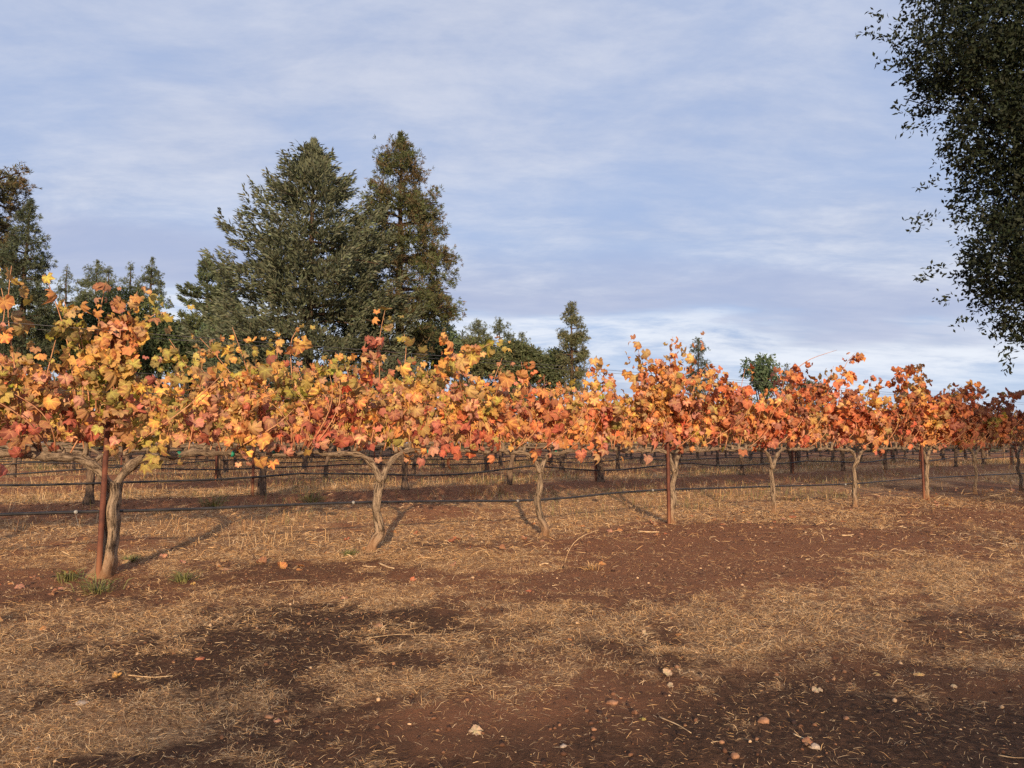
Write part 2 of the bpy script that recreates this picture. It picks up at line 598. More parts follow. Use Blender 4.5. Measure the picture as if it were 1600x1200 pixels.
def ground_material():
    m, t, out = material('vineyard_ground')
    geo = t.node('ShaderNodeNewGeometry')
    P = geo.outputs['Position']
    st = t.node('ShaderNodeAttribute', attribute_name='straw').outputs['Fac']
    rd = t.node('ShaderNodeAttribute', attribute_name='red').outputs['Fac']
    gr = t.node('ShaderNodeAttribute', attribute_name='green').outputs['Fac']
    n1 = t.noise(P, 5.0, 6.0, 0.65)
    n2 = t.noise(P, 34.0, 6.0, 0.7)
    n3 = t.noise(P, 150.0, 3.0, 0.65)
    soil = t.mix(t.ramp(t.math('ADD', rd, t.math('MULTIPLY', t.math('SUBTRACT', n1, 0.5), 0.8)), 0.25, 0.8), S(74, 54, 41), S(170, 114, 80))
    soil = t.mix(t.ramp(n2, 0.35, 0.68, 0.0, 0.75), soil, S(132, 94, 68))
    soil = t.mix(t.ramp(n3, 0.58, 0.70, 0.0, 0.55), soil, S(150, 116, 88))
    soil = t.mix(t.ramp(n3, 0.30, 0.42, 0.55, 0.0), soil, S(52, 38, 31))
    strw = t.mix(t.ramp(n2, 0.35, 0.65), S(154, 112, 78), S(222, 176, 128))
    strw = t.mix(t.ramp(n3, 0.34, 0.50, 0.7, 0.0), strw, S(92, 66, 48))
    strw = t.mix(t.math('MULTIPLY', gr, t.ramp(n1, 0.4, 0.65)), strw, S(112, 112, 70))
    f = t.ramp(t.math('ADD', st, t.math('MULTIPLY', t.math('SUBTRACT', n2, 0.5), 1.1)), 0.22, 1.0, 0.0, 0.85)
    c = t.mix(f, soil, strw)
    h = t.math('ADD', t.math('MULTIPLY', n2, 1.0), t.math('MULTIPLY', n3, 0.6))
    principled(t, out, c, 0.95, 0.12, h, 1.0, 0.035)
    return m


def tint_material(name, rough=0.8, trans=0.0, spec=0.2):
    m, t, out = material(name)
    at_ = t.node('ShaderNodeAttribute', attribute_name='tint')
    p = t.node('ShaderNodeBsdfPrincipled', ins={'Base Color': at_.outputs['Color'], 'Roughness': rough})
    p.inputs['Specular IOR Level'].default_value = spec
    t.l.new(p.outputs[0], out.inputs[0])
    return m


M_GROUND = ground_material()
M_STRAW = tint_material('straw', 0.7)
M_CLOD = tint_material('soil_clods', 0.95, 0, 0.1)

# ------------------------------------------------------------------ ground
def axis(lo, hi, fine_lo, fine_hi, step, grow=1.16):
    a = list(np.arange(fine_lo, fine_hi, step))
    s = step
    v = a[-1]
    while v < hi:
        s *= grow
        v += s
        a.append(min(v, hi))
    s = step
    v = a[0]
    pre = []
    while v > lo:
        s *= grow
        v -= s
        pre.append(max(v, lo))
    return np.array(pre[::-1] + a)


gx = axis(-700, 900, -5.5, 8.0, 0.07, 1.10)
gy = axis(-120, 1500, 1.8, 12.0, 0.06, 1.06)
GX, GY = np.meshgrid(gx, gy)
x_, y_ = GX.ravel(), GY.ravel()
z_ = gz(x_, y_)
nx, ny = len(gx), len(gy)
i_ = np.arange(ny - 1)[:, None] * nx
j_ = np.arange(nx - 1)[None, :]
Qg = np.stack((i_ + j_, i_ + j_ + 1, i_ + nx + j_ + 1, i_ + nx + j_), -1).reshape(-1, 4)
qg = perp(x_, y_)
red_v = 0.15 + 0.85 * fbm(x_ * 0.5 + 3, y_ * 0.5 + 9, 3) * (0.55 + 0.45 * sstep(2, 6, y_)) + 0.25 * sstep(2, 4, qg)
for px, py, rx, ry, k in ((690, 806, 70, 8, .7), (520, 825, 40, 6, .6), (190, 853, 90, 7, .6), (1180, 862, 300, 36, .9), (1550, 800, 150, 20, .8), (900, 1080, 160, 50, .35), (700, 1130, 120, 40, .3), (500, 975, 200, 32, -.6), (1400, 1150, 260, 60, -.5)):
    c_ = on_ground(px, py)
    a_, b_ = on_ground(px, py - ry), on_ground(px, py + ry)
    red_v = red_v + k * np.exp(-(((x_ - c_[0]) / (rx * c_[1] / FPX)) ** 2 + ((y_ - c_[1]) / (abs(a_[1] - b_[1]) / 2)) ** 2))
green_v = sstep(3.0, 6.0, qg) * (0.35 + 0.65 * fbm(x_ * 0.3, y_ * 0.3, 2))
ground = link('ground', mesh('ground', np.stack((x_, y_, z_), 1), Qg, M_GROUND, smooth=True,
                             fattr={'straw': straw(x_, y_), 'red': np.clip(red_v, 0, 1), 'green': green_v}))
tag(ground, 'reddish brown vineyard soil scattered with dry straw', None, None, 'structure')


# ------------------------------------------------------------------ straw, standing grass, clods
def blades(x, y, z, length, width, lift, az, curl, tint):
    """bent flat blades: 5 vertices, one quad and one triangle each"""
    n = len(x)
    dx, dy = np.cos(az), np.sin(az)
    sx, sy = -dy, dx
    az2 = az + curl
    dx2, dy2 = np.cos(az2), np.sin(az2)
    L1 = length * 0.55
    L2 = length * 0.45
    ch, sh = np.cos(lift), np.sin(lift)
    lift2 = lift * 0.3
    p0 = np.stack((x, y, z), 1)
    p1 = p0 + np.stack((dx * L1 * ch, dy * L1 * ch, L1 * sh), 1)
    p2 = p1 + np.stack((dx2 * L2 * np.cos(lift2), dy2 * L2 * np.cos(lift2), L2 * np.sin(lift2)), 1)
    # upright blades turn their width towards any side, lying ones stay flat with a little roll
    roll = rng.normal(0, 0.5, n)
    w3 = np.stack((sx * np.cos(roll), sy * np.cos(roll), np.sin(roll)), 1) * (width / 2)[:, None]
    V = np.stack((p0 - w3, p0 + w3, p1 - w3, p1 + w3, p2), 1).reshape(-1, 3)
    b = np.arange(n)[:, None] * 5
    Q = b + np.array((0, 1, 3, 2))
    T = b + np.array((2, 3, 4))
    C = np.repeat(np.concatenate((tint, np.ones((n, 1))), 1), 5, axis=0)
    return V, Q, T, C


def scatter(n, d0, d1, half=0.80, power=1.0):
    d = d0 + (d1 - d0) * rng.random(n) ** power
    # area grows with depth: rejection keeps the density even
    keep = rng.random(n) < (d / d1)
    d = d[keep]
    x = (rng.random(len(d)) * 2 - 1) * half * d
    return x, d


STRAW_COLS = np.array([S(214, 172, 120), S(194, 150, 102), S(228, 194, 148), S(178, 134, 90), S(148, 108, 76), S(216, 174, 120)]) * 1.12


def straw_tint(n):
    c = STRAW_COLS[rng.integers(0, len(STRAW_COLS), n)]
    return c * rng.uniform(0.55, 1.15, (n, 1))


acc = Acc()
for (n, d0, d1, l0, l1, w0, w1) in ((260000, 2.0, 4.0, .012, .048, .0008, .0015), (400000, 3.9, 7.5, .02, .07, .0012, .0022), (250000, 7.0, 15.0, .04, .13, .0030, .0055), (110000, 14.0, 45.0, .10, .30, .006, .012)):
    x, y = scatter(n, d0, d1)
    s = straw(x, y)
    # straw lies in tangled clumps
    cl = fbm(x * 9, y * 9, 2)
    k = rng.random(len(x)) < (0.045 + 0.88 * sstep(0.06, 1.05, s) * (0.25 + 0.75 * sstep(0.35, 0.62, cl)))
    x, y, s = x[k], y[k], s[k]
    m = len(x)
    z = gz(x, y) + rng.uniform(0.0, 0.016, m)
    lift = np.abs(rng.normal(0.0, 0.30, m)) + (rng.random(m) < 0.06) * rng.uniform(0.2, 0.8, m)
    az = 6.0 * fbm(x * 1.6 + 3, y * 1.6, 2) + rng.normal(0, 0.95, m) + np.pi * (rng.random(m) < .5)
    V, Q, T, C = blades(x, y, z, rng.uniform(l0, l1, m), rng.uniform(w0, w1, m), lift, az, rng.normal(0, .75, m), straw_tint(m))
    acc.add(V, Q, T, None, C)
# broken bits of straw strewn over everything
x, y = scatter(70000, 2.0, 12.0)
m = len(x)
V, Q, T, C = blades(x, y, gz(x, y) + .004, rng.uniform(.004, .018, m), .0014 + .0003 * y * rng.random(m), np.abs(rng.normal(0, .25, m)), rng.uniform(0, 6.28, m), rng.normal(0, .6, m), straw_tint(m))
acc.add(V, Q, T, None, C)
# rooted tufts
x0, y0 = scatter(11000, 2.1, 11.0)
k = rng.random(len(x0)) < sstep(.35, .8, straw(x0, y0)) * .6
x0, y0 = x0[k], y0[k]
nb = 16
x = np.repeat(x0, nb) + rng.normal(0, .018, len(x0) * nb)
y = np.repeat(y0, nb) + rng.normal(0, .018, len(x0) * nb)
m = len(x)
V, Q, T, C = blades(x, y, gz(x, y) - .003, rng.uniform(.02, .075, m), .0010 + .0002 * y, np.abs(rng.normal(.55, .4, m)), rng.uniform(0, 6.28, m), rng.normal(0, 1.0, m), straw_tint(m))
acc.add(V, Q, T, None, C)
tag(link('straw', acc.mesh('straw', M_STRAW)), 'dry tan straw matted over the soil', 'straw', None, 'stuff')

# standing dry grass behind the first row and between the further rows
acc = Acc()
n = 200000
x, y = scatter(n, 7.0, 38.0, 0.80)
q = perp(x, y)
ph = np.abs(((q + ROW_GAP * 0.5) % ROW_GAP) - ROW_GAP * 0.5)
dens = np.where(q > 0.9, sstep(0.5, 1.1, ph) * sstep(0.42, 0.62, fbm(x * 0.9 + 4, y * 0.9, 3)), 0.0)
dens = dens + np.where((q > 2.0) & (ph < 0.9), 0.55 * sstep(0.48, 0.62, fbm(x * 1.7, y * 1.7 + 50, 2)), 0.0)
k = rng.random(len(x)) < dens * 0.8
x, y = x[k], y[k]
m = len(x)
c = straw_tint(m) * .9
gsel = (fbm(x * 0.5 + 70, y * 0.5, 2) > 0.47) & (rng.random(m) < 0.6)
c[gsel] = np.array(S(128, 122, 76)) * rng.uniform(0.7, 1.1, (gsel.sum(), 1))
dd = y
V, Q, T, C = blades(x, y, gz(x, y), rng.uniform(.08, .34, m), 0.0025 + dd * 0.00022, rng.uniform(0.7, 1.5, m), rng.uniform(0, 6.3, m), rng.normal(0, .6, m), c)
acc.add(V, Q, T, None, C)
tag(link('dry_grass', acc.mesh('dry_grass', M_STRAW)), 'thin dry grass standing between the vine rows', 'grass', None, 'stuff')

# soil clods and gravel
def rocks(x, y, size, tint, squash=0.65, sink=0.25):
    base = np.array([(0, 0, 1), (.894, 0, .447), (.276, .851, .447), (-.724, .526, .447), (-.724, -.526, .447), (.276, -.851, .447),
                     (.724, .526, -.447), (-.276, .851, -.447), (-.894, 0, -.447), (-.276, -.851, -.447), (.724, -.526, -.447), (0, 0, -1)])
    F = np.array([(0, 1, 2), (0, 2, 3), (0, 3, 4), (0, 4, 5), (0, 5, 1), (1, 6, 2), (2, 7, 3), (3, 8, 4), (4, 9, 5), (5, 10, 1), (6, 7, 2), (7, 8, 3), (8, 9, 4), (9, 10, 5), (10, 6, 1)])
    n = len(x)
    ra = rng.uniform(0, 6.28, n)
    B = base[None] * rng.uniform(0.7, 1.25, (n, 12, 1)) * (size[:, None, None] / 2)
    B = B * np.stack((rng.uniform(.8, 1.3, n), rng.uniform(.7, 1.1, n), rng.uniform(.5, .9, n) * squash / .65), 1)[:, None, :]
    cx, sx = np.cos(ra)[:, None], np.sin(ra)[:, None]
    X = B[..., 0] * cx - B[..., 1] * sx + x[:, None]
    Y = B[..., 0] * sx + B[..., 1] * cx + y[:, None]
    Z = B[..., 2] + (gz(x, y) + size * sink * 0.5)[:, None]
    V = np.stack((X, Y, Z), -1).reshape(-1, 3)
    T = (np.arange(n)[:, None, None] * 12 + F[None]).reshape(-1, 3)
    C = np.repeat(np.concatenate((tint, np.ones((n, 1))), 1), 12, axis=0)
    return V, T, C


n = 48000
x, y = scatter(n, 2.0, 13.0, 0.8)
c_ = on_ground(1200, 858)
smooth_ = np.exp(-(((x - c_[0]) / 2.4) ** 2 + ((y - c_[1]) / 1.1) ** 2))
k = rng.random(len(x)) < (1.0 - 0.85 * straw(x, y)) * (1 - .8 * smooth_)
x, y = x[k], y[k]
m = len(x)
size = 0.003 + 0.022 * rng.random(m) ** 5 + 0.0008 * y
pal = np.array([S(72, 52, 44), S(96, 66, 50), S(118, 82, 60), S(140, 100, 74), S(60, 46, 42), S(206, 168, 128)])
C = pal[rng.choice(6, m, p=[.24, .25, .2, .14, .12, .05])] * rng.uniform(.8, 1.15, (m, 1))
V, T, Cc = rocks(x, y, size, C)
acc = Acc()
acc.add(V, None, T, None, Cc)
tag(link('gravel', acc.mesh('gravel', M_CLOD)), 'crumbs of dry brown soil and fine gravel', 'gravel', None, 'stuff')

# ------------------------------------------------------------------ grape leaves
PROFILE = [(180, .10), (163, .62), (148, .80), (136, .80), (126, .84), (112, .91), (101, .87), (90, .85), (83, .82), (74, .87), (66, .91), (56, .98), (47, .92), (38, .89), (28, .85), (20, .89), (13, .92), (0, 1.02)]


def leaf_template(seed, cup, fold, wav, low=False):
    g = np.random.default_rng(seed)
    prof = PROFILE if not low else [(180, .15), (140, .74), (112, .9), (84, .72), (56, .98), (28, .74), (0, 1.02)]
    right = [(a, r * g.uniform(.92, 1.08)) for a, r in prof]
    left = [(-a, r * g.uniform(.92, 1.08)) for a, r in prof[1:-1]]
    pts = right + left[::-1]
    a = np.radians([p[0] for p in pts])
    r = np.array([p[1] for p in pts])
    X = r * np.sin(a)
    Y = r * np.cos(a)
    # inner ring so that the blade can bend
    if low:
        V2 = np.vstack(([[0, 0]], np.stack((X, Y), 1)))
    else:
        V2 = np.vstack(([[0, 0]], np.stack((X, Y), 1) * 0.55, np.stack((X, Y), 1)))
    rr = np.hypot(V2[:, 0], V2[:, 1])
    aa = np.arctan2(V2[:, 0], V2[:, 1])
    pp = np.abs(((np.degrees(aa) + 28) % 56) - 28) / 28.0            # 0 on a vein, 1 between
    Z = -cup * rr ** 2 + fold * np.abs(V2[:, 0]) + wav * rr * (pp - 0.5) + 0.10 * rr * np.sin(aa * 2 + g.uniform(0, 6)) + 0.05 * g.normal(size=len(rr)) * rr
    Z = Z - 0.25 * cup * np.clip(V2[:, 1], 0, None) ** 2
    V = np.column_stack((V2 * (1 - 0.12 * abs(cup)), Z))
    n = len(pts)
    k = np.arange(n)
    k2 = (k + 1) % n
    if low:
        T = np.stack((np.zeros(n, int), 1 + k2, 1 + k), 1)
        return V, None, T, V2
    T = np.stack((np.zeros(n, int), 1 + k2, 1 + k), 1)
    Qd = np.stack((1 + k, 1 + k2, 1 + n + k2, 1 + n + k), 1)
    return V, Qd, T, V2


TEMPL = [leaf_template(i, c, f, w_) for i, (c, f, w_) in enumerate(((.15, .15, .28), (.50, -.1, .25), (.35, .55, .2), (-.35, .25, .3), (.95, .1, .4), (.2, -.45, .35), (.65, .8, .2), (.05, .05, .45), (1.1, .5, .3), (-.6, -.2, .4)))]
LOWT = [leaf_template(50 + i, c, f, .2, True) for i, (c, f) in enumerate(((.2, .2), (.5, -.1), (-.2, .4), (.7, .3)))]
LEAF_ME = [mesh('leaf', V, [Q, T], M_LEAF, uv=UV, smooth=True) for V, Q, T, UV in TEMPL]

L_ = lambda r, g, b: (np.array(S(r, g, b)) * .80 + .20 * np.array(S(192, 146, 108))) * 1.0
PAL = {
    'yellow': L_(224, 176, 84), 'gold': L_(224, 170, 78), 'olive': L_(172, 160, 64), 'green': L_(140, 142, 44), 'orange': L_(226, 146, 74),
    'deep': L_(214, 104, 60), 'scarlet': L_(196, 56, 44), 'red': L_(170, 46, 52), 'pink': L_(214, 148, 126), 'rose': L_(202, 100, 96), 'tan': L_(204, 164, 106),
    'brown': L_(150, 92, 60), 'wine': L_(126, 46, 48), 'rust': L_(184, 82, 48)}
MIXES = {
    # (upper canopy, lower canopy)
    'gold': (dict(yellow=.11, gold=.20, olive=.25, orange=.16, tan=.17, green=.12, pink=.05, brown=.05), dict(pink=.27, tan=.16, orange=.14, gold=.06, rose=.15, red=.10, scarlet=.05, olive=.08, brown=.10)),
    'mixed': (dict(yellow=.09, gold=.17, olive=.24, orange=.13, tan=.14, green=.12, pink=.06, red=.06), dict(pink=.24, orange=.15, rose=.16, red=.20, scarlet=.14, gold=.05, olive=.08, tan=.10, brown=.05)),
    'orange': (dict(orange=.28, gold=.16, deep=.14, tan=.18, pink=.12, rust=.06, olive=.04, yellow=.02), dict(orange=.26, pink=.18, deep=.18, rose=.14, scarlet=.06, gold=.08, rust=.06, olive=.04)),
    'fire': (dict(deep=.26, orange=.24, rust=.20, gold=.06, tan=.12, rose=.06, wine=.06), dict(deep=.24, orange=.24, pink=.18, rose=.14, rust=.10, scarlet=.06, brown=.04)),
    'wine': (dict(rust=.28, wine=.24, deep=.18, brown=.18, orange=.08, olive=.04), dict(rust=.26, brown=.24, wine=.14, orange=.12, olive=.14, deep=.10)),
}


HUES = 'green olive yellow gold tan orange pink deep rose scarlet red rust brown wine'.split()


def pick_colors(mix, hi, g, x=None, z=None):
    """leaves of one shoot turn together: neighbouring leaves get neighbouring hues"""
    n = len(hi)
    out = np.empty((n, 4))
    v = g.random(n)
    if x is not None:
        v = .42 * v + 1.9 * fbm(x * 2.6 + 11, z * 2.6 + 5, 2)
    for up in (True, False):
        d = MIXES[mix][0 if up else 1]
        names = [h for h in HUES if h in d]
        p = np.cumsum([d[h] for h in names])
        k = np.where(hi == up)[0]
        if not len(k):
            continue
        u = (np.argsort(np.argsort(v[k])) + .5) / len(k)
        out[k, :3] = np.array([PAL[a] for a in names])[np.minimum(np.searchsorted(p / p[-1], u), len(names) - 1)]
    stray = g.random(n) < .16
    nm = [h for h in HUES if h in MIXES[mix][0]]
    out[stray, :3] = np.array([PAL[a] for a in nm])[g.integers(0, len(nm), stray.sum())]
    out[:, :3] *= g.uniform(.50, 1.16, (n, 1))
    out[:, :3] *= 1 + g.normal(0, .05, (n, 3))
    out[:, 3] = np.clip(g.normal(.5, .38, n), 0, 1)
    return out


def leaf_frames(Nrm, Tip):
    """rotation matrices (n,3,3) with local Z along the normal and local Y along the tip"""
    Z = Nrm / np.linalg.norm(Nrm, axis=1)[:, None]
    Y = Tip - (Tip * Z).sum(1)[:, None] * Z
    Y /= np.linalg.norm(Y, axis=1)[:, None] + 1e-9
    X = np.cross(Y, Z)
    return np.stack((X, Y, Z), -1)


def join_leaves(pos, rot, size, col, templ, g):
    acc = Acc()
    idx = g.integers(0, len(templ), len(pos))
    for k, (V, Q, T, UV) in enumerate(templ):
        s = np.where(idx == k)[0]
        if not len(s):
            continue
        W_ = np.einsum('nij,vj->nvi', rot[s], V) * size[s][:, None, None] + pos[s][:, None, :]
        m = len(V)
        b = np.arange(len(s))[:, None, None] * m
        acc.add(W_.reshape(-1, 3), (b + Q[None]).reshape(-1, Q.shape[1]) if Q is not None else None, (b + T[None]).reshape(-1, 3),
                np.tile(UV, (len(s), 1)), np.repeat(col[s], m, axis=0))
    return acc


def vine_canopy(g, head, left, right, mix, extra=(), base_z=1.02, top=1.90, per=17, wide=0.24, fill=70, thin=0.0):
    """shoots (polylines, world or local) and leaves of one vine; t, q, z row coordinates"""
    shoots = []
    ts = np.arange(head - left + 0.06, head + right - 0.02, 0.155)
    for a in ts:
        for _ in range(2 if g.random() < .85 else 1):
            ln = g.uniform(.55, 1.0) * (.72 + .56 * float(vnoise(a * 1.9 + 3, 7.7))) * (top - base_z) / .86
            lt, lq = g.normal(0, .26), g.normal(-.04, .20)
            bend = g.normal(0, .35)
            u = np.linspace(0, 1, 7)
            # shoots lean, then arch over at the tip
            T_ = a + g.normal(0, .02) + lt * u * ln + bend * .35 * u ** 2 * ln
            Q_ = lq * u * ln * 1.2 + g.normal(0, .05) * u ** 2
            Z_ = base_z + ln * (u - .16 * u ** 3 * g.uniform(0, 2.0))
            shoots.append((np.stack((T_, Q_, Z_), 1), 1.0))
    for P, dens in extra:
        shoots.append((np.asarray(P, float), dens))
    pos, nor, tip, siz = [], [], [], []
    for P, dens in shoots:
        seg = np.linalg.norm(np.diff(P, axis=0), axis=1)
        L = seg.sum()
        m = max(2, int(per * dens * L / .88))
        s = np.sort(g.uniform(.07, 1.0, m)) ** 0.9 * L
        cum = np.concatenate(([0], np.cumsum(seg)))
        c = np.stack([np.interp(s, cum, P[:, i]) for i in range(3)], 1)
        side = np.where(g.random(m) < .66, -1.0, 1.0)
        off = np.stack((g.normal(0, .07, m), side * g.uniform(.02, wide * .7, m), g.normal(-.02, .05, m)), 1)
        pos.append(c + off)
        nor.append(np.stack((g.normal(0, .70, m), side * g.uniform(.15, 1.0, m), g.normal(.22, .50, m)), 1))
        tip.append(np.stack((g.normal(0, .45, m), side * .25 + g.normal(0, .2, m), -np.ones(m)), 1))
        siz.append(g.uniform(.046, .098, m) ** 1.0 * np.where(s > .85 * L, .8, 1.0))
    for _ in range(4 if thin else 0):
        m = int(g.integers(5, 12))
        c0 = g.uniform(head - left, head + right)
        pos.append(np.stack((c0 + g.normal(0, .09, m), g.normal(-.14, .06, m), g.uniform(base_z - .12, base_z + .25, m)), 1))
        nor.append(np.stack((g.normal(0, .5, m), -g.uniform(.4, 1., m), g.normal(.2, .4, m)), 1))
        tip.append(np.stack((g.normal(0, .4, m), g.normal(-.2, .2, m), -np.ones(m)), 1))
        siz.append(g.uniform(.05, .09, m))
    m = fill
    t = g.uniform(head - left, head + right, m)
    pos.append(np.stack((t, g.normal(-.16, .09, m), g.uniform(base_z + .10, top - .15, m)), 1))
    nor.append(np.stack((g.normal(0, .4, m), -g.uniform(.5, 1., m), g.normal(.3, .35, m)), 1))
    tip.append(np.stack((g.normal(0, .4, m), g.normal(-.2, .2, m), -np.ones(m)), 1))
    siz.append(g.uniform(.055, .092, m))
    pos, nor, tip, siz = (np.concatenate(a) for a in (pos, nor, tip, siz))
    k = (pos[:, 2] > base_z - .13) & (g.random(len(pos)) > np.minimum(.95, thin * (.25 + 1.5 * vnoise(pos[:, 0] * 2.7, pos[:, 0] * 0 + 3.3))) * sstep(base_z + .50, base_z + .14, pos[:, 2]))
    pos, nor, tip, siz = pos[k], nor[k], tip[k], siz[k]
    return shoots, pos, nor, tip, siz


def to_world(P):
    P = np.asarray(P, float)
    return np.column_stack((R0[None] + P[:, :1] * E[None] + P[:, 1:2] * N[None], P[:, 2]))


def dir_world(P):
    return np.column_stack((P[:, :1] * E[None] + P[:, 1:2] * N[None], P[:, 2]))


# ------------------------------------------------------------------ first row of vines
VT = {0: row_t(164, 880), 1: row_t(586, 850), 2: row_t(846, 830), 3: row_t(1047, 810), 4: row_t(1209, 795), 5: row_t(1335, 780), 6: row_t(1447, 780), 7: row_t(1526, 770)}
step = (VT[5] - VT[0]) / 5
VT[-1] = VT[0] - step
for k in range(8, 13):
    VT[k] = VT[7] + step * (k - 7)
VX = {0: row_t(152, 895), 3: row_t(1041, 812), 6: row_t(1440, 782)}
VX[9] = VT[9] - .06
VX[12] = VT[12] - .06


def shoot_px(path, q=-0.05, dens=1.3):
    """a shoot given by where it runs on the row's upright plane"""
    P = []
    for px, py in path:
        t, z = row_point(px, py, q)
        P.append((t, q, z))
    P = np.array(P)
    u = np.linspace(0, 1, len(P))
    uu = np.linspace(0, 1, 9)
    P = np.stack([np.interp(uu, u, P[:, i]) for i in range(3)], 1)
    P[:, 1] += 0.05 * np.sin(uu * 3)
    return P, dens


EXTRA = {
    0: [shoot_px(p, -.1, d) for p, d in ((((120, 640), (110, 540), (88, 470), (70, 428)), .8), (((130, 620), (128, 540), (100, 470)), 1.0), (((150, 640), (150, 540), (160, 470), (166, 440)), .9),
                                       (((180, 640), (190, 540), (205, 480), (215, 455)), 1.3), (((185, 620), (200, 530), (235, 490), (262, 487)), 1.5), (((190, 600), (195, 520), (190, 470)), 1.5),
                                       (((40, 660), (20, 560), (10, 480), (18, 415)), .7), (((-20, 640), (-10, 540), (12, 490), (2, 450)), .8), (((60, 640), (80, 560), (90, 520)), 1.1), (((140, 640), (135, 560), (120, 500)), 1.4), (((200, 650), (190, 560), (175, 490)), 1.5))],
    1: [shoot_px(p, -.08, d) for p, d in ((((580, 690), (600, 610), (592, 540), (602, 485)), 1.0), (((560, 680), (565, 600), (572, 530)), 1.5), (((620, 660), (660, 610), (720, 560), (780, 530)), 1.3),
                                        (((600, 660), (640, 610), (690, 570)), 1.3), (((440, 690), (440, 610), (432, 560), (440, 525)), 1.0), (((455, 690), (462, 600), (452, 530), (470, 510)), .9), (((640, 660), (632, 590), (640, 540), (632, 522)), .8), (((540, 690), (530, 600), (525, 550)), 1.4))],
    2: [shoot_px(p, -.08, d) for p, d in ((((840, 690), (830, 620), (815, 565)), 1.3), (((905, 690), (915, 620), (920, 580), (928, 563)), .9), (((790, 690), (770, 610), (785, 560)), 1.1))],
    3: [shoot_px(p, -.08, d) for p, d in ((((1010, 700), (1010, 620), (1005, 560), (995, 533)), 1.5), (((1020, 690), (1025, 600), (1015, 555)), 1.6), (((1045, 690), (1050, 600), (1052, 545), (1052, 526)), 1.4), (((1060, 680), (1075, 600), (1078, 545), (1094, 530)), 1.0),
                                        (((1030, 690), (1040, 600), (1035, 560)), 1.6), (((1060, 690), (1090, 600), (1105, 570)), 1.4), (((1110, 690), (1120, 610), (1115, 570)), 1.2))],
    4: [shoot_px(p, -.08, d) for p, d in ((((1205, 690), (1220, 620), (1240, 590), (1258, 572)), 1.0), (((1165, 690), (1160, 620), (1165, 575)), 1.0), (((1240, 580), (1270, 560), (1308, 547)), .02))],
    5: [shoot_px(p, -.08, d) for p, d in ((((1300, 690), (1295, 620), (1303, 572)), 1.4), (((1310, 680), (1315, 610), (1322, 570), (1336, 552)), 1.0), (((1350, 690), (1360, 620), (1365, 585)), 1.2))],
    6: [shoot_px(p, -.08, d) for p, d in ((((1430, 690), (1415, 620), (1400, 585), (1432, 570)), 1.2), (((1440, 690), (1450, 620), (1440, 585)), 1.2), (((1460, 690), (1480, 630), (1500, 605), (1524, 603)), .9), (((1450, 640), (1490, 620), (1530, 608)), .9))],
    7: [shoot_px(p, -.08, d) for p, d in ((((1525, 690), (1540, 640), (1570, 615), (1597, 612)), .8), (((1560, 690), (1575, 640), (1590, 612)), .9), (((1500, 690), (1490, 640), (1495, 610)), .8))],
}
MIXOF = {-1: 'gold', 0: 'gold', 1: 'mixed', 2: 'orange', 3: 'orange', 4: 'fire', 5: 'fire', 6: 'fire', 7: 'wine', 8: 'wine', 9: 'wine', 10: 'wine', 11: 'wine', 12: 'wine'}
TOPS = {-1: 1.95, 0: 1.92, 1: 1.92, 2: 1.94, 3: 2.08, 4: 2.10, 5: 2.16, 6: 2.20, 7: 2.0, 8: 2.0}
VLABEL = {
    -1: 'gold leaved grapevine just past the thickest trunk, at the very end of the front row',
    0: 'front row grapevine with the thickest twisted trunk, tied to the nearest rusty stake, gold leaves',
    1: 'front row grapevine with a pale forked trunk below a tall yellow shoot and crimson leaves',
    2: 'front row grapevine with slim Y trunk, between the pale forked vine and the second stake',
    3: 'orange front row grapevine whose trunk hugs the right side of the second rusty stake',
    4: 'front row grapevine, first slim trunk past the second rusty stake, red orange leaves',
    5: 'front row grapevine, second slim trunk past the second rusty stake, straight with a narrow fork',
    6: 'copper red front row grapevine growing against the third rusty stake',
    7: 'wine red front row grapevine in shade, first thin trunk past the third rusty stake',
    8: 'shaded brown grapevine in the front row, second trunk past the third rusty stake'}

TRUNK_PATH = {   # (sideways along the row, towards/away, height): the bends of each trunk up to its fork
    0: [(-.02, 0, -.06), (.0, 0, .05), (.015, .01, .2), (.035, 0, .38), (.03, -.01, .52), (.035, 0, .66), (.03, 0, .74)],
    1: [(.0, 0, -.06), (-.01, 0, .05), (.05, .01, .17), (.03, -.01, .30), (.0, 0, .42), (.015, 0, .56), (.025, .01, .68), (.03, 0, .76)],
    2: [(.02, 0, -.06), (.02, 0, .05), (.005, .01, .2), (-.03, 0, .40), (-.02, 0, .56), (-.01, 0, .72), (-.02, 0, .80)],
    3: [(.0, 0, -.06), (.01, 0, .1), (.03, 0, .3), (.06, 0, .5), (.08, .01, .64), (.10, 0, .74)],
    4: [(.0, 0, -.06), (.01, 0, .1), (.0, 0, .3), (-.01, 0, .5), (-.01, .01, .68), (.0, 0, .76)],
    5: [(.0, 0, -.06), (.01, 0, .1), (.02, 0, .3), (.05, 0, .5), (.055, .01, .70), (.06, 0, .82)],
}
TR_RAD = {0: .060, 1: .039, 2: .034, 3: .036, 4: .032, 5: .034}


def smooth_path(P, n):
    P = np.asarray(P, float)
    u = np.linspace(0, 1, len(P))
    uu = np.linspace(0, 1, n)
    out = np.stack([np.interp(uu, u, P[:, i]) for i in range(P.shape[1])], 1)
    for _ in range(2):
        out[1:-1] = (out[:-2] + 2 * out[1:-1] + out[2:]) / 4
    return out


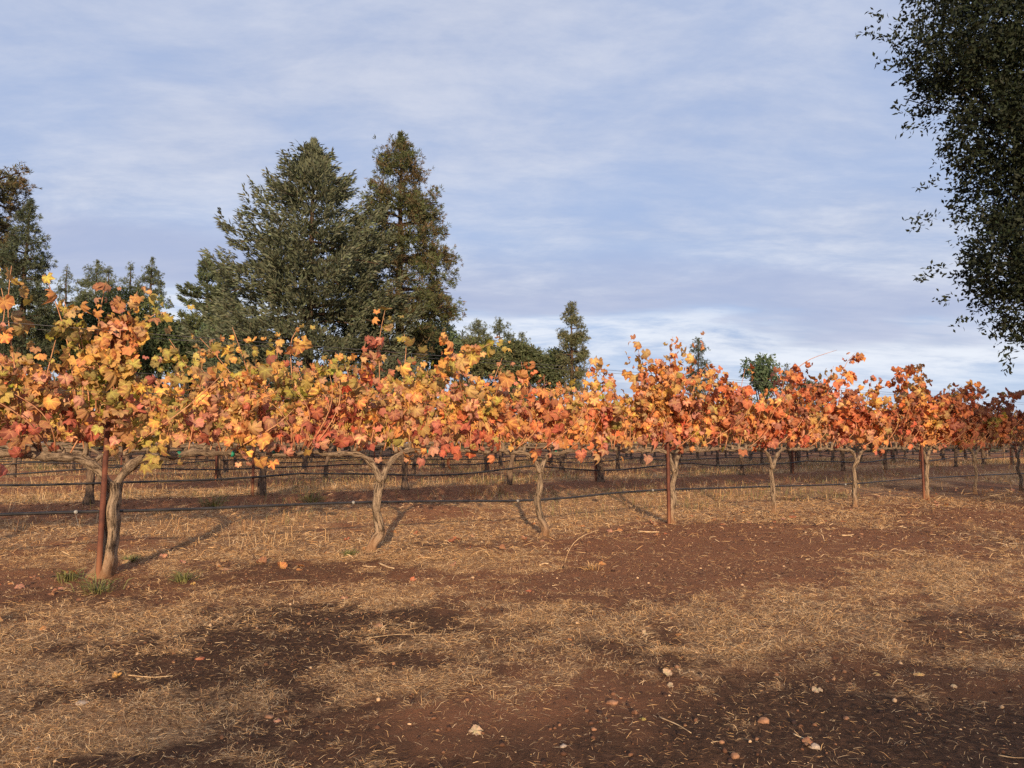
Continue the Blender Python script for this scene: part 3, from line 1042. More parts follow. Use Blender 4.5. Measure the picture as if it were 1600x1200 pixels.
def ridge_fn(g, amp=.16):
    a, b, c = g.uniform(0, 6.28, 3)
    tw = g.uniform(-2.5, 2.5)
    return lambda th, ln: 1 + amp * np.sin(3 * th + a + tw * ln) + amp * .6 * np.sin(7 * th + b + tw * 2 * ln) + .10 * np.sin(ln * 14 + c) + .07 * np.sin(ln * 37 + 2 * th + a)


def vine_wood(g, tp, rad, armL, armR, fork_z, cordon_z=1.0, detail=1, matT=None, matC=None):
    """trunk, two cordon arms in row coordinates relative to the vine's foot; returns list of (name, points, radii, sides, material, ridge)"""
    tp = np.asarray(tp, float)
    n = 34 if detail else 9
    P = smooth_path(tp, n)
    u = np.linspace(0, 1, n)
    r = rad * (1.22 - .38 * u + .45 * np.exp(-((u) / .10) ** 2) + .30 * np.exp(-((1 - u) / .10) ** 2))
    out = [('trunk', P, r, 18 if detail else 7, matT, ridge_fn(g, .21 if detail else .1))]
    top = P[-1]
    for s, L in ((-1, armL), (1, armR)):
        kx = g.uniform(.10, .24) if detail else .16
        pts = [top + (0, 0, -.05), top + (s * kx * .55, 0, (cordon_z - top[2]) * .55), top + (s * kx * 1.25, 0, (cordon_z - top[2]) * .92)]
        m = 7
        for k in range(1, m + 1):
            pts.append((top[0] + s * (kx * 1.3 + (L - kx * 1.3) * k / m), g.normal(0, .012), cordon_z + g.normal(0, .012)))
        Q_ = smooth_path(pts, 40 if detail else 12)
        uu = np.linspace(0, 1, len(Q_))
        rr = (rad * .36 + .017) * (.86 - .28 * uu) * (1 + (.5 * np.clip(np.sin(uu * L * 2 * np.pi / .155 + 1), 0, 1) ** 2 if detail else 0))
        out.append(('cordon', Q_, rr, 12 if detail else 6, matC, ridge_fn(g, .12)))
    return out


def local(P, foot):
    """row coordinates relative to a foot -> local metres (vine objects are not rotated)"""
    P = np.asarray(P, float)
    return np.column_stack((P[:, :1] * E[None] + P[:, 1:2] * N[None], P[:, 2]))


GROUP1 = 'grapevines of the front row'
for i in sorted(VT):
    g = np.random.default_rng(100 + i)
    t0 = VT[i]
    ft = rowpos(t0, 0)
    z0 = float(gz(ft[0], ft[1]))
    left = (t0 - VT[i - 1]) / 2 if (i - 1) in VT else step / 2
    right = (VT[i + 1] - t0) / 2 if (i + 1) in VT else step / 2
    lab = VLABEL.get(i, 'shaded brown grapevine far along the front row, beyond the third rusty stake')
    root = thing('grapevine', (ft[0], ft[1], z0), lab, 'grapevine', GROUP1)
    foot = np.array((ft[0], ft[1], z0))
    j = i if i in TRUNK_PATH else (i % 3) + 3
    tp = np.array(TRUNK_PATH[j])
    if i not in TRUNK_PATH:
        tp = tp + np.column_stack((g.normal(0, .012, len(tp)), g.normal(0, .01, len(tp)), np.zeros(len(tp))))
    tp = tp + np.column_stack((g.normal(0, .014, len(tp)), g.normal(0, .014, len(tp)), np.zeros(len(tp))))
    for nm, P, r, sd, mt, rf in vine_wood(g, tp, TR_RAD[j] * (1 if i in TR_RAD else .9), left - .03, right - .03, .76, 1.0 - z0, 1, M_VINEBARK, M_CORDON):
        link(nm, tube_mesh(nm, local(P, foot), r, mt, sd, rf), root)
    # spurs: knobbly stubs on the arms
    for a in np.arange(-left + .2, right - .1, .155 if i < 8 else .3):
        if abs(a) < .12:
            continue
        h = g.uniform(.05, .12)
        P = [(a, 0, 1.0 - z0), (a + g.normal(0, .015), g.normal(0, .015), 1.0 - z0 + h * .6), (a + g.normal(0, .03), g.normal(0, .03), 1.0 - z0 + h)]
        link('spur', tube_mesh('spur', local(smooth_path(P, 6), foot), np.array((.020, .018, .017, .018, .021, .014)) * g.uniform(.8, 1.2), M_CORDON, 8, ridge_fn(g, .12)), root)
    shoots, pos, nor, tip, siz = vine_canopy(g, t0, left, right, MIXOF[i], EXTRA.get(i, ()), top=TOPS.get(i, 1.9), per=26 if i < 8 else 13, fill=50, thin=(.35, .45, .45, .55, .65, .65, .7, .7)[max(0, min(i, 7))])
    siz = siz * (.84 if i < 2 else .94 if i < 4 else 1.05) * g.choice((.72, 1.0, 1.18), len(siz), p=(.35, .4, .25))
    # a few long canes on the near face, leaning across the leaves
    for _ in range(5):
        a_, l_ = g.uniform(t0 - left + .2, t0 + right - .2), g.normal(0, .45)
        u = np.linspace(0, 1, 7)
        hgt = g.uniform(.45, .8)
        shoots.append((np.stack((a_ + l_ * u + .08 * np.sin(u * 3), -.06 - .26 * np.sin(u * 2.2), 1.03 + hgt * u - .08 * u ** 3), 1), .5))
    # canes
    for si, (P, dens) in enumerate(shoots):
        if si % 2 and dens == 1.0 and g.random() < .35:
            continue
        Wp = to_world(P) - foot
        u = np.linspace(0, 1, len(P))
        link('cane', tube_mesh('cane', smooth_path(Wp, 9), (.0066 + .0003 * max(i, 0)) * (1 - .65 * np.linspace(0, 1, 9)), M_CANE, 5), root)
    W_ = to_world(pos)
    rot_ = leaf_frames(dir_world(nor), dir_world(tip))
    zr = (pos[:, 2] - 1.0) / .9
    hi = (zr + g.normal(0, .16, len(zr))) > (.44 if i < 2 else .50)
    col = pick_colors(MIXOF[i], hi, g, pos[:, 0], pos[:, 2])
    # a clustered drift of colour along the row, as whole shoots turn together
    drift = fbm(pos[:, 0] * 2.2 + i * 7, pos[:, 2] * 2.2, 2)
    order = np.argsort(pos[:, 1] - .05 * siz / .08 + g.normal(0, .05, len(siz)))
    nobj = 290 if 0 <= i <= 7 else 90
    sel = order[:nobj]
    rest = order[nobj:]
    for k in sel:
        o = bpy.data.objects.new('leaf', LEAF_ME[g.integers(0, len(LEAF_ME))])
        COL.objects.link(o)
        o.parent = root
        s = float(siz[k])
        M = np.eye(4)
        M[:3, :3] = rot_[k] * s
        M[:3, 3] = W_[k] - foot
        o.matrix_basis = Matrix(M.tolist())
        o.color = col[k].tolist()
    if len(rest):
        ac = join_leaves(W_[rest] - foot, rot_[rest], siz[rest], col[rest], LOWT, g)
        tag(link('foliage', ac.mesh('foliage', M_FOL, True), root), kind='stuff')
    # green tie tape round the arms
    tapes = {0: (80, 280, 363), 1: (668, 708, 428), 2: (867,)}.get(i, ())
    for px in tapes:
        tt = row_t(px, 706)
        ring = [(tt + dx, 0, 1.0) for dx in (-.014, 0, .014)]
        V, Q, T, uv = tube(to_world(ring) - foot, (.027, .029, .026), 9)
        link('tie_tape', mesh('tie_tape', V, [Q, T], M_TAPE, uv=uv), root)

# ------------------------------------------------------------------ rusty stakes with two cross arms
EZ = math.atan2(E[1], E[0])


def make_stake(label, loc, lean=(0, 0), h=2.10, group='rusty trellis stakes'):
    root = thing('trellis_stake', loc, label, 'stake', group)
    # angle iron: two thin flanges
    prof = np.array([(-.019, -.019), (.019, -.019), (.019, -.014), (-.014, -.014), (-.014, .019), (-.019, .019)])
    zz = np.linspace(-.12, h, 6)
    V = np.array([(x + lean[0] * max(z, 0), y + lean[1] * max(z, 0), z) for z in zz for x, y in prof])
    a = np.arange(6)
    b = (a + 1) % 6
    Q = np.concatenate([np.stack((k * 6 + a, k * 6 + b, (k + 1) * 6 + b, (k + 1) * 6 + a), 1) for k in range(5)])
    caps = [np.array([[5 * 6 + v for v in (0, 1, 2, 3)], [5 * 6 + v for v in (0, 3, 4, 5)]])]
    link('post', mesh('post', V, [np.vstack([Q] + caps)], M_RUST), root)
    for z in (1.50 - loc[2], 2.00 - loc[2]):
        V, Q = box(.045, .30, .012, 0)
        V2, Q2 = box(.006, .30, .028, -.028)
        V2[:, 0] += .019
        V = np.vstack((V, V2))
        Q = np.vstack((Q, Q2 + 8))
        V += (lean[0] * z, lean[1] * z - .02, z)
        arm = link('cross_arm', mesh('cross_arm', V, Q, M_DARKMETAL), root)
        for s in (-1, 1):
            V, Q, T, uv = tube([(lean[0] * z, lean[1] * z - .02 + s * .135, z - .012), (lean[0] * z, lean[1] * z - .02 + s * .135, z + .022)], .008, 6)
            link('wire_clip', mesh('wire_clip', V, [Q, T], M_DARKMETAL), arm)
    root.rotation_euler = (0, 0, EZ)
    return root


SLAB = {0: 'rusty angle iron stake leaning against the thickest vine trunk', 3: 'rusty angle iron stake standing upright beside the orange front row vine',
        6: 'rusty angle iron stake beside the copper red front row vine near the dark tree', 9: 'rusty stake far along the front row in the shade', 12: 'last rusty stake of the front row beyond the shade'}
first_stake = None
for k, t in VX.items():
    p = rowpos(t, -.05)
    s = make_stake(SLAB[k], (p[0], p[1], float(gz(p[0], p[1]))), lean=(.018, 0) if k == 0 else (.004, .004))
    if k == 3:
        first_stake = s

# wires of the front row
T0, T1 = VT[-1] - 1.5, VT[12] + 1


def wire(label, q, z, r=.0018, rowq=0.0, t0=T0, t1=T1, mat=None, sag=.012):
    ts = np.arange(t0, t1, .75)
    P = [rowpos(t, rowq + q, z - sag * (1 - math.cos((t - t0) * 2 * math.pi / (3 * step))) / 2) for t in ts]
    o = link('trellis_wire', tube_mesh('trellis_wire', P, r, mat or M_WIRE, 4))
    return tag(o, label, 'wire', 'trellis wires')


wire('steel wire the arms of the front row vines are tied along', 0.0, 1.012)
wire('lower catch wire on the near side of the front row leaves', -.185, 1.525)
wire('lower catch wire on the far side of the front row leaves', .085, 1.525)
wire('topmost wire on the near side above the front row leaves', -.185, 2.03, .0022)
wire('topmost wire on the far side above the front row leaves', .085, 2.03, .0022)

# drip hose of the front row, hung low and sagging
HP = [(-420, 818), (-100, 808), (0, 804), (119, 800), (300, 796), (400, 791), (553, 785), (700, 783), (800, 783), (850, 781), (900, 777), (960, 770), (1040, 765), (1120, 763), (1200, 760), (1330, 757), (1400, 750), (1470, 746), (1540, 742), (1650, 738)]
P = []
for px, py in HP:
    t, z = row_point(px, py, .06)
    P.append(rowpos(t, .06, z))
P = smooth_path(P, 70)
hose = tag(link('drip_hose', tube_mesh('drip_hose', P, .0125, M_HOSE, 8)), 'black drip hose sagging along the feet of the front row vines', 'hose', 'drip hoses')
for px in (119, 553, 810, 1021, 1322):
    py = np.interp(px, [h[0] for h in HP], [h[1] for h in HP])
    t, z = row_point(px, py, .03)
    c_ = rowpos(t, .045, z)
    dv = np.array((N[0], N[1], 0.0))
    V, Q, T, uv = tube([c_ - dv * .016, c_ - dv * .010, c_ + dv * .006], (.012, .016, .016), 10)
    link('emitter', mesh('emitter', V, [Q, T], M_EMIT), hose)

# ------------------------------------------------------------------ further rows
OLD = []
for v in range(4):
    g = np.random.default_rng(300 + v)
    root = link('grapevine', None, None, (0, 0, -50))
    tp = [(0, 0, -.06), (g.normal(0, .02), 0, .2), (g.normal(0, .03), 0, .45), (g.normal(0, .05), 0, .62)]
    for nm, P_, r, sd, mt, rf in vine_wood(g, tp, [.058, .05, .066, .054][v], 1.15, 1.15, .7, .74, 0, M_OLDBARK, M_CORDON):
        link(nm, tube_mesh(nm, local(P_, None), r, mt, sd, rf), root)
    shoots, pos, nor, tip, siz = vine_canopy(g, 0.0, 1.2, 1.2, 'mixed', (), base_z=.86, top=2.12, per=13, fill=70)
    Wl, rl = local(pos, None), leaf_frames(dir_world(nor), dir_world(tip))
    hi = g.random(len(pos)) < .6
    mixn = ('gold', 'mixed', 'orange', 'mixed')[v]
    col = pick_colors(mixn, hi, g)
    col[:, :3] = col[:, :3] * .8 + .2 * PAL['tan']
    ac = join_leaves(Wl, rl, siz * 1.12, col, LOWT, g)
    fo = tag(link('foliage', ac.mesh('foliage', M_FOL, True), root), kind='stuff')
    ca = Acc()
    for P_, d_ in shoots[::2]:
        ca.tube(local(P_, None), .006 - .003 * np.linspace(0, 1, len(P_)), 4)
    link('cane', ca.mesh('cane', M_CANE), root)['kind'] = 'stuff'
    OLD.append(root)

ONES = 'first second third fourth fifth sixth seventh eighth ninth tenth eleventh twelfth thirteenth fourteenth fifteenth sixteenth seventeenth eighteenth nineteenth twentieth'.split()
ORD = ONES + [f'{a}-{b}' for a in ('twenty', 'thirty', 'forty') for b in ONES[:9]]
ROWNAME = {1: 'second', 2: 'third', 3: 'fourth', 4: 'fifth', 5: 'sixth', 6: 'seventh'}
gr_ = np.random.default_rng(77)
stake_n = 0
for r in range(1, 7):
    q = ROW_GAP * r
    o2 = R0 + N * q
    ta = row_t(-60, 760, q)
    tb = row_t(1660, 720, q)
    # keep a trunk of the second row where the photograph has one
    t = row_t(410, 770, q) if r == 1 else row_t(515, 735, q) if r == 2 else ta + gr_.uniform(0, 2)
    sp = 2.42
    t = t - sp * math.floor((t - ta) / sp)
    seen = 0
    k = 0
    while t < tb:
        p = rowpos(t, q) + gr_.normal(0, .05, 2)
        if math.hypot(*p) > 78:
            break
        v = int(gr_.integers(0, 4))
        c = copy_tree(OLD[v], (p[0], p[1], float(gz(p[0], p[1]))), math.pi if gr_.random() < .5 else 0.0, (1, 1, gr_.uniform(.95, 1.12)))
        px = 800 + FPX * p[0] / p[1]
        if 0 <= px <= 1600:
            seen += 1
        if r <= 3 and seen and 0 <= px <= 1600:
            lab = f'old grapevine with a dark trunk in the {ROWNAME[r]} row, {ORD[seen - 1]} trunk counted from the left'
        elif r <= 3:
            lab = f'old grapevine ending the {ROWNAME[r]} row on the {"left" if px < 0 else "right"}, cut by the picture edge'
        else:
            lab = 'small dark trunked grapevine deep in the rows beyond the fourth row'
        tag(c, lab, 'grapevine', f'grapevines of the {ROWNAME[r]} row' if r <= 3 else 'grapevines of the far rows')
        if r == 1:
            # the near leaves of the second row one by one
            g = np.random.default_rng(900 + k)
            mix = 'gold' if px < 500 else 'orange' if px < 1000 else 'fire'
            n = 70 if 0 <= px <= 1300 else 16
            pp = np.stack((g.uniform(-1.2, 1.2, n), -g.uniform(.10, .26, n), g.uniform(1.0, 2.1, n)), 1)
            nn = np.stack((g.normal(0, .4, n), -g.uniform(.5, 1, n), g.normal(.3, .35, n)), 1)
            tt = np.stack((g.normal(0, .4, n), g.normal(-.2, .2, n), -np.ones(n)), 1)
            Wl, rl = local(pp, None), leaf_frames(dir_world(nn), dir_world(tt))
            cl_ = pick_colors(mix, g.random(n) < .5, g)
            inv = Matrix.Rotation(-c.rotation_euler[2], 4, 'Z')
            for a in range(n):
                o = bpy.data.objects.new('leaf', LEAF_ME[g.integers(0, len(LEAF_ME))])
                COL.objects.link(o)
                o.parent = c
                M = np.eye(4)
                M[:3, :3] = rl[a] * g.uniform(.05, .085)
                M[:3, 3] = Wl[a]
                o.matrix_basis = inv @ Matrix(M.tolist())
                o.color = cl_[a].tolist()
        if k % 3 == 1 and r <= 3:
            ps = rowpos(t - .14, q)
            s = copy_tree(first_stake, (ps[0], ps[1], float(gz(ps[0], ps[1]))), EZ)
            spx = 800 + FPX * ps[0] / ps[1]
            stake_n += 1
            tag(s, f'rusty stake in the {ROWNAME[r]} row beside its {ORD[max(seen, 1) - 1]} visible trunk', 'stake', 'rusty stakes of the further rows')
        t += sp * gr_.uniform(.97, 1.03)
        k += 1
    # hose and wire of the row
    tt = np.arange(ta - 1, min(tb, 90), .6)
    zz = .20 + .42 - .10 * np.abs(np.sin(tt * 2 * math.pi / 9.7 + r)) + .02 * np.sin(tt * 1.7)
    if r <= 6:
        P = [rowpos(a, q - .08, b) for a, b in zip(tt, zz)]
        tag(link('drip_hose', tube_mesh('drip_hose', P, .017, M_HOSE, 6)), f'black drip hose hanging along the {ROWNAME[r]} row behind the front vines', 'hose', 'drip hoses')
        wire(f'wire carrying the vine arms of the {ROWNAME[r]} row', 0, .96, .003, q, ta - 1, min(tb, 90), M_WIRE)
        if r <= 2:
            wire(f'topmost wire above the leaves of the {ROWNAME[r]} row', -.1, 2.12, .0026, q, ta - 1, min(tb, 90))
for root in OLD:
    for ch in list(root.children):
        bpy.data.objects.remove(ch)
    bpy.data.objects.remove(root)


# ------------------------------------------------------------------ trees
def rhombs(P, D, U, length, width, tint):
    """flat leaf-like rhombs: base P, direction D, side U; 4 vertices, 2 triangles"""
    n = len(P)
    D = D / (np.linalg.norm(D, axis=1)[:, None] + 1e-9)
    Sd = np.cross(D, U)
    Sd /= np.linalg.norm(Sd, axis=1)[:, None] + 1e-9
    Up = np.cross(Sd, D)
    L = length[:, None]
    Wd = width[:, None] / 2
    mid = P + D * L * .5
    V = np.stack((P, mid + Sd * Wd + Up * Wd * .35, P + D * L, mid - Sd * Wd + Up * Wd * .35), 1).reshape(-1, 3)
    b = np.arange(n)[:, None] * 4
    T = np.concatenate((b + np.array((0, 1, 2)), b + np.array((0, 2, 3))))
    C = np.repeat(np.concatenate((tint, np.ones((n, 1))), 1), 4, axis=0)
    return V, T, C


def needles(P, D, length, width, tint, k, g, spread=.9):
    """tufts of k thin needles round direction D"""
    n = len(P)
    P = np.repeat(P, k, axis=0)
    D = np.repeat(D / (np.linalg.norm(D, axis=1)[:, None] + 1e-9), k, axis=0)
    d = D + g.normal(0, spread, (n * k, 3)) * .8
    d /= np.linalg.norm(d, axis=1)[:, None]
    s = np.cross(d, g.normal(0, 1, (n * k, 3)))
    s /= np.linalg.norm(s, axis=1)[:, None] + 1e-9
    L = np.repeat(length, k)[:, None] * g.uniform(.7, 1.1, (n * k, 1))
    w2 = np.repeat(width, k)[:, None] / 2
    V = np.stack((P + s * w2 * .5 + d * L * .0, P + d * L * .65 + s * w2 * 1.2, P + d * L, P + d * L * .55 - s * w2 * 1.2), 1).reshape(-1, 3)
    b = np.arange(n * k)[:, None] * 4
    T = np.concatenate((b + np.array((0, 1, 2)), b + np.array((0, 2, 3))))
    C = np.repeat(np.concatenate((np.repeat(tint, k, axis=0), np.ones((n * k, 1))), 1), 4, axis=0)
    return V, T, C


def conifer(name, label, x, y, H, prof, kind, seed, n_br, n_tuft, col, size=1.0, low=.12, cat='conifer', group=None, lean=0.0, bare=0.0, trunk_r=None, side=None, dead=0.0):
    """prof: list of (height fraction, crown radius in metres)"""
    g = np.random.default_rng(seed)
    z0 = .15
    root = thing(name, (x, y, z0), label, cat, group)
    tr = trunk_r or H * .018
    hh = np.linspace(0, 1, 12)
    TP = np.stack((lean * H * hh ** 2 + .04 * g.normal(size=12), .04 * g.normal(size=12), hh * H * .985), 1)
    w_ = Acc()
    w_.tube(TP, tr * (1.05 - hh) + .02, 9, ridge_fn(g, .08))
    pf = np.array(prof)
    hs = low + (1 - low) * np.sort(g.random(n_br)) ** .92
    hs = np.clip(hs + g.normal(0, .01, n_br), low, .995)
    az = np.arange(n_br) * 2.39996 + g.normal(0, .5, n_br)
    L = np.interp(hs, pf[:, 0], pf[:, 1]) * np.clip(g.normal(.94, .12, n_br), .55, 1.18)
    if side is not None:
        L = L * (1 + side * np.cos(az))
    L = np.maximum(L, .12 * size)
    pw = L ** 1.45
    cnt = np.maximum(3, (n_tuft * pw / pw.sum())).astype(int)
    P, D, U, tint, ln = [], [], [], [], []
    for b in range(n_br):
        bx = np.interp(hs[b], hh, TP[:, 0])
        o = np.array((bx, 0, hs[b] * H * .985))
        hdir = np.array((math.cos(az[b]), math.sin(az[b]), 0))
        sdir = np.array((-hdir[1], hdir[0], 0))
        if kind == 'fir':
            up, dr = .28 - .42 * (1 - hs[b]) + g.normal(0, .08) + .45 * max(0, hs[b] - .75) * 2, .16 + g.uniform(0, .14)
        else:
            up, dr = .02 + .30 * hs[b] + g.normal(0, .10), .12
        m = cnt[b]
        wd = (.34 if kind == 'fir' else .24) * L[b]
        if kind == 'fir':
            # flat sprays on side twigs that droop a little and turn up at the tips
            K_ = int(7 + 4 * L[b])
            sk = np.linspace(.12, 1.0, K_) ** .8
            lk = np.where(np.arange(K_) % 2 == 0, 1, -1) * wd * (1.08 - sk) * g.uniform(.6, 1.2, K_) + g.normal(0, .05, K_)
            vk = g.normal(0, .05 * size + .03 * L[b], K_)
            c_ = g.integers(0, K_, m)
            f = g.random(m) ** .7
            s = sk[c_] + .16 * f * (1 - sk[c_] * .6)
            lat = lk[c_] * f + g.normal(0, .07 * size, m)
            vert = (up * s - dr * s * s + .24 * s ** 5) * L[b] + vk[c_] - .10 * np.abs(lk[c_]) * f + .18 * size * f ** 4 + g.normal(0, .07 * size, m)
        else:
            # needle tufts gathered in clumps at the twig ends
            K_ = max(3, int(3 + 2.6 * L[b] / size))
            sk = np.sort(np.maximum(g.uniform(.2, 1.0, K_) ** .6, bare))
            sk[-1] = 1.0
            lk = g.normal(0, .8, K_) * wd * (1.15 - .8 * sk)
            vk = g.normal(.05, .10 * L[b] * .7 + .06 * size, K_)
            c_ = g.integers(0, K_, m)
            s = sk[c_] + g.normal(0, .17 * size, m) / max(L[b], .4)
            lat = lk[c_] + g.normal(0, .19 * size, m)
            vert = (up * s - dr * s * s) * L[b] + vk[c_] + g.normal(0, .15 * size, m)
        pts = o + hdir * (s * L[b])[:, None] + sdir * lat[:, None] + np.array((0, 0, 1.0)) * vert[:, None]
        P.append(pts)
        d = hdir[None] * .8 + sdir[None] * np.sign(lat)[:, None] * g.uniform(.1, .9, (m, 1)) + np.array((0, 0, 1.0)) * (g.normal(.32 if kind == 'fir' else .45, .38, m))[:, None]
        D.append(d)
        bt = g.uniform(.80, 1.18)
        tint.append(np.array(col)[None] * bt * g.uniform(.72, 1.28, (m, 1)) * (1 + g.normal(0, .05, (m, 3))))
        ln.append(np.full(m, 1.0))
        if b % (2 if n_br < 150 else 4) == 0 and L[b] > .8 * size:
            u = np.linspace(0, .92, 5)
            BP = o + hdir * (u * L[b])[:, None] + np.array((0, 0, 1.0)) * ((up * u - dr * u * u) * L[b])[:, None]
            w_.tube(BP, (tr * .30 * (L[b] / pf[:, 1].max()) + .012) * (1.1 - u), 5)
    # the leader and the short shoots round it
    m = int(.025 * n_tuft) + 12
    h_ = 1.0 + .012 - .13 * g.random(m) ** .8
    r_ = np.interp(h_, pf[:, 0], pf[:, 1]) * .75 * g.random(m) ** .6
    a_ = g.uniform(0, 6.28, m)
    P.append(np.stack((np.interp(h_, hh, TP[:, 0]) + r_ * np.cos(a_), r_ * np.sin(a_), h_ * H * .985), 1))
    D.append(np.stack((np.cos(a_) * .5, np.sin(a_) * .5, g.uniform(.3, 1.2, m)), 1))
    tint.append(np.array(col)[None] * g.uniform(.8, 1.2, (m, 1)) * np.ones((1, 3)))
    P, D, tint = np.concatenate(P), np.concatenate(D), np.clip(np.concatenate(tint), .004, 1)
    n = len(P)
    if dead:                      # old needles turned brown among the green ones
        k = fbm(P[:, 0] * 2.1 + 9, P[:, 2] * 2.1 + P[:, 1], 2) + g.normal(0, .16, n) > 1 - dead
        tint[k] = np.array((.165, .118, .058)) * g.uniform(.6, 1.2, (k.sum(), 1))
    if kind == 'fir':
        V, T, C = rhombs(P, D, g.normal(0, .6, (n, 3)) + np.array((0, 0, 1.0)), size * g.uniform(.24, .48, n), size * g.uniform(.065, .13, n), tint)
    else:
        V, T, C = needles(P, D, size * g.uniform(.20, .34, n), size * np.full(n, .036), tint, 8, g)
    link('trunk', w_.mesh('trunk', M_TREEBARK, True), root)
    a = Acc()
    a.add(V, None, T, None, C)
    tag(link('crown', a.mesh('crown', M_NEEDLE), root), kind='stuff')
    return root


def broadleaf(name, label, x, y, lobes, seed, n_twig, per, leaf_l, col, mat, trunk=True, cat='tree', group=None, z0=.15, trunk_h=None, trunk_r=.25, twig=.25, extra_twigs=(), limb=1.0, weight=None):
    """lobes: (x, y, z, radius) relative to the foot; twigs of leaves on and inside every lobe"""
    g = np.random.default_rng(seed)
    root = thing(name, (x, y, z0), label, cat, group)
    lob = np.array(lobes, float)
    area = lob[:, 3] ** 2 * (1 if weight is None else np.array(weight))
    idx = g.choice(len(lob), n_twig, p=area / area.sum())
    d = g.normal(0, 1, (n_twig, 3))
    d /= np.linalg.norm(d, axis=1)[:, None]
    rr = lob[idx, 3] * np.where(g.random(n_twig) < .8, g.uniform(.80, 1.06, n_twig), g.uniform(.25, .8, n_twig))
    # ragged lobes
    rr *= .86 + .27 * fbm(d[:, 0] * 2.3 + idx * 3.1 + 9, d[:, 2] * 2.3 + d[:, 1] * 1.9, 2)
    c = lob[idx, :3] + d * rr[:, None] * np.array((1, 1, .92))
    dirs = d + g.normal(0, .45, (n_twig, 3)) + np.array((0, 0, -.12))
    if len(extra_twigs):
        c = np.vstack((c, [e[:3] for e in extra_twigs]))
        dirs = np.vstack((dirs, [e[3:] for e in extra_twigs]))
    dirs /= np.linalg.norm(dirs, axis=1)[:, None]
    m = len(c)
    s = g.random((m, per))
    P = c[:, None, :] + dirs[:, None, :] * (s * twig)[..., None] + g.normal(0, twig * .11, (m, per, 3))
    ld = dirs[:, None, :] * .5 + g.normal(0, .75, (m, per, 3))
    tb = g.uniform(.75, 1.25, (m, 1, 1))
    tint = np.array(col)[None, None] * tb * g.uniform(.82, 1.18, (m, per, 1)) * (1 + g.normal(0, .06, (m, per, 3)))
    n = m * per
    V, T, C = rhombs(P.reshape(-1, 3), ld.reshape(-1, 3), g.normal(0, 1, (n, 3)), leaf_l * g.uniform(.65, 1.2, n), leaf_l * g.uniform(.32, .55, n), np.clip(tint.reshape(-1, 3), .004, 1))
    a = Acc()
    a.add(V, None, T, None, C)
    if trunk:
        w_ = Acc()
        zc = trunk_h or (lob[:, 2] - lob[:, 3]).min() + .6
        cx, cy = (lob[:, 0] * area).sum() / area.sum(), (lob[:, 1] * area).sum() / area.sum()
        fork = np.array((cx * .35, cy * .35, zc))
        TP = smooth_path([(0, 0, -.3), (cx * .05, cy * .05, zc * .4), fork], 9)
        w_.tube(TP, trunk_r * np.linspace(1.25, .85, 9), 12, ridge_fn(g, .08))
        for l in lob:
            mid_ = (fork + l[:3]) / 2 + g.normal(0, .12 * l[3], 3)
            LP = smooth_path([fork - (0, 0, .1), mid_, l[:3]], 8)
            w_.tube(LP, np.linspace(trunk_r * .55 * limb, trunk_r * .10 * limb, 8), 7)
            for _ in range(3):
                e_ = l[:3] + g.normal(0, .5, 3) * l[3]
                w_.tube(smooth_path([LP[5], (LP[5] + e_) / 2 + g.normal(0, .1, 3) * l[3], e_], 5), np.linspace(trunk_r * .16 * limb, .008, 5), 5)
        link('trunk', w_.mesh('trunk', M_OAKBARK, True), root)
    tag(link('crown', a.mesh('crown', mat), root), kind='stuff')
    return root


def ptop(px, py, d):
    return at(px, py, d)


def prof_px(pairs, d, y_top):
    """crown outline: pairs of (pixel row, half width in pixels) at depth d -> (height fraction, radius)"""
    ztop = at(800, y_top, d)[2]
    out = [(1.0, .03)]
    for py, hw in pairs:
        out.append((max(0., at(800, py, d)[2] / ztop), hw * d / FPX))
    out.sort()
    return out


def place_conifer(name, label, px, ytop, d, pairs, kind, seed, n_br, n_tuft, col, size, **kw):
    p = at(px, ytop, d)
    return conifer(name, label, p[0], p[1], p[2] - .15, prof_px(pairs, d, ytop), kind, seed, n_br, n_tuft, col, size, **kw)


FIR = (.165, .178, .108)
PINE = (.105, .115, .048)
FARG = (.125, .142, .078)
place_conifer('fir_tree', 'broad grey green fir, the widest conifer, beside the tall pointed pine', 490, 220, 46,
              ((255, 34), (300, 66), (350, 94), (400, 126), (450, 142), (520, 156), (690, 150)), 'fir', 1, 340, 105000, FIR, 1.0, low=.06)
place_conifer('pine_tree', 'tallest pointed pine with brownish green tufts to the right of the broad fir', 627, 207, 50,
              ((225, 16), (250, 34), (300, 54), (350, 66), (400, 86), (450, 94), (500, 92), (540, 60), (690, 30)), 'pine', 2, 230, 11500, PINE, 1.15, low=.24, trunk_r=.42, dead=.42)
place_conifer('pine_tree', 'tall pine cut by the left edge of the photograph, reddish tufts', -28, 262, 44,
              ((275, 54), (288, 76), (320, 66), (360, 56), (400, 50), (440, 44), (500, 36)), 'pine', 3, 110, 5600, (.110, .105, .05), 1.1, low=.28, dead=.5)
place_conifer('fir_tree', 'slim dark conifer with open level branches beside the edge pine', 46, 312, 41,
              ((340, 12), (380, 24), (420, 36), (450, 40), (500, 44), (560, 40)), 'pine', 4, 120, 3800, (.09, .105, .06), .95, low=.2)
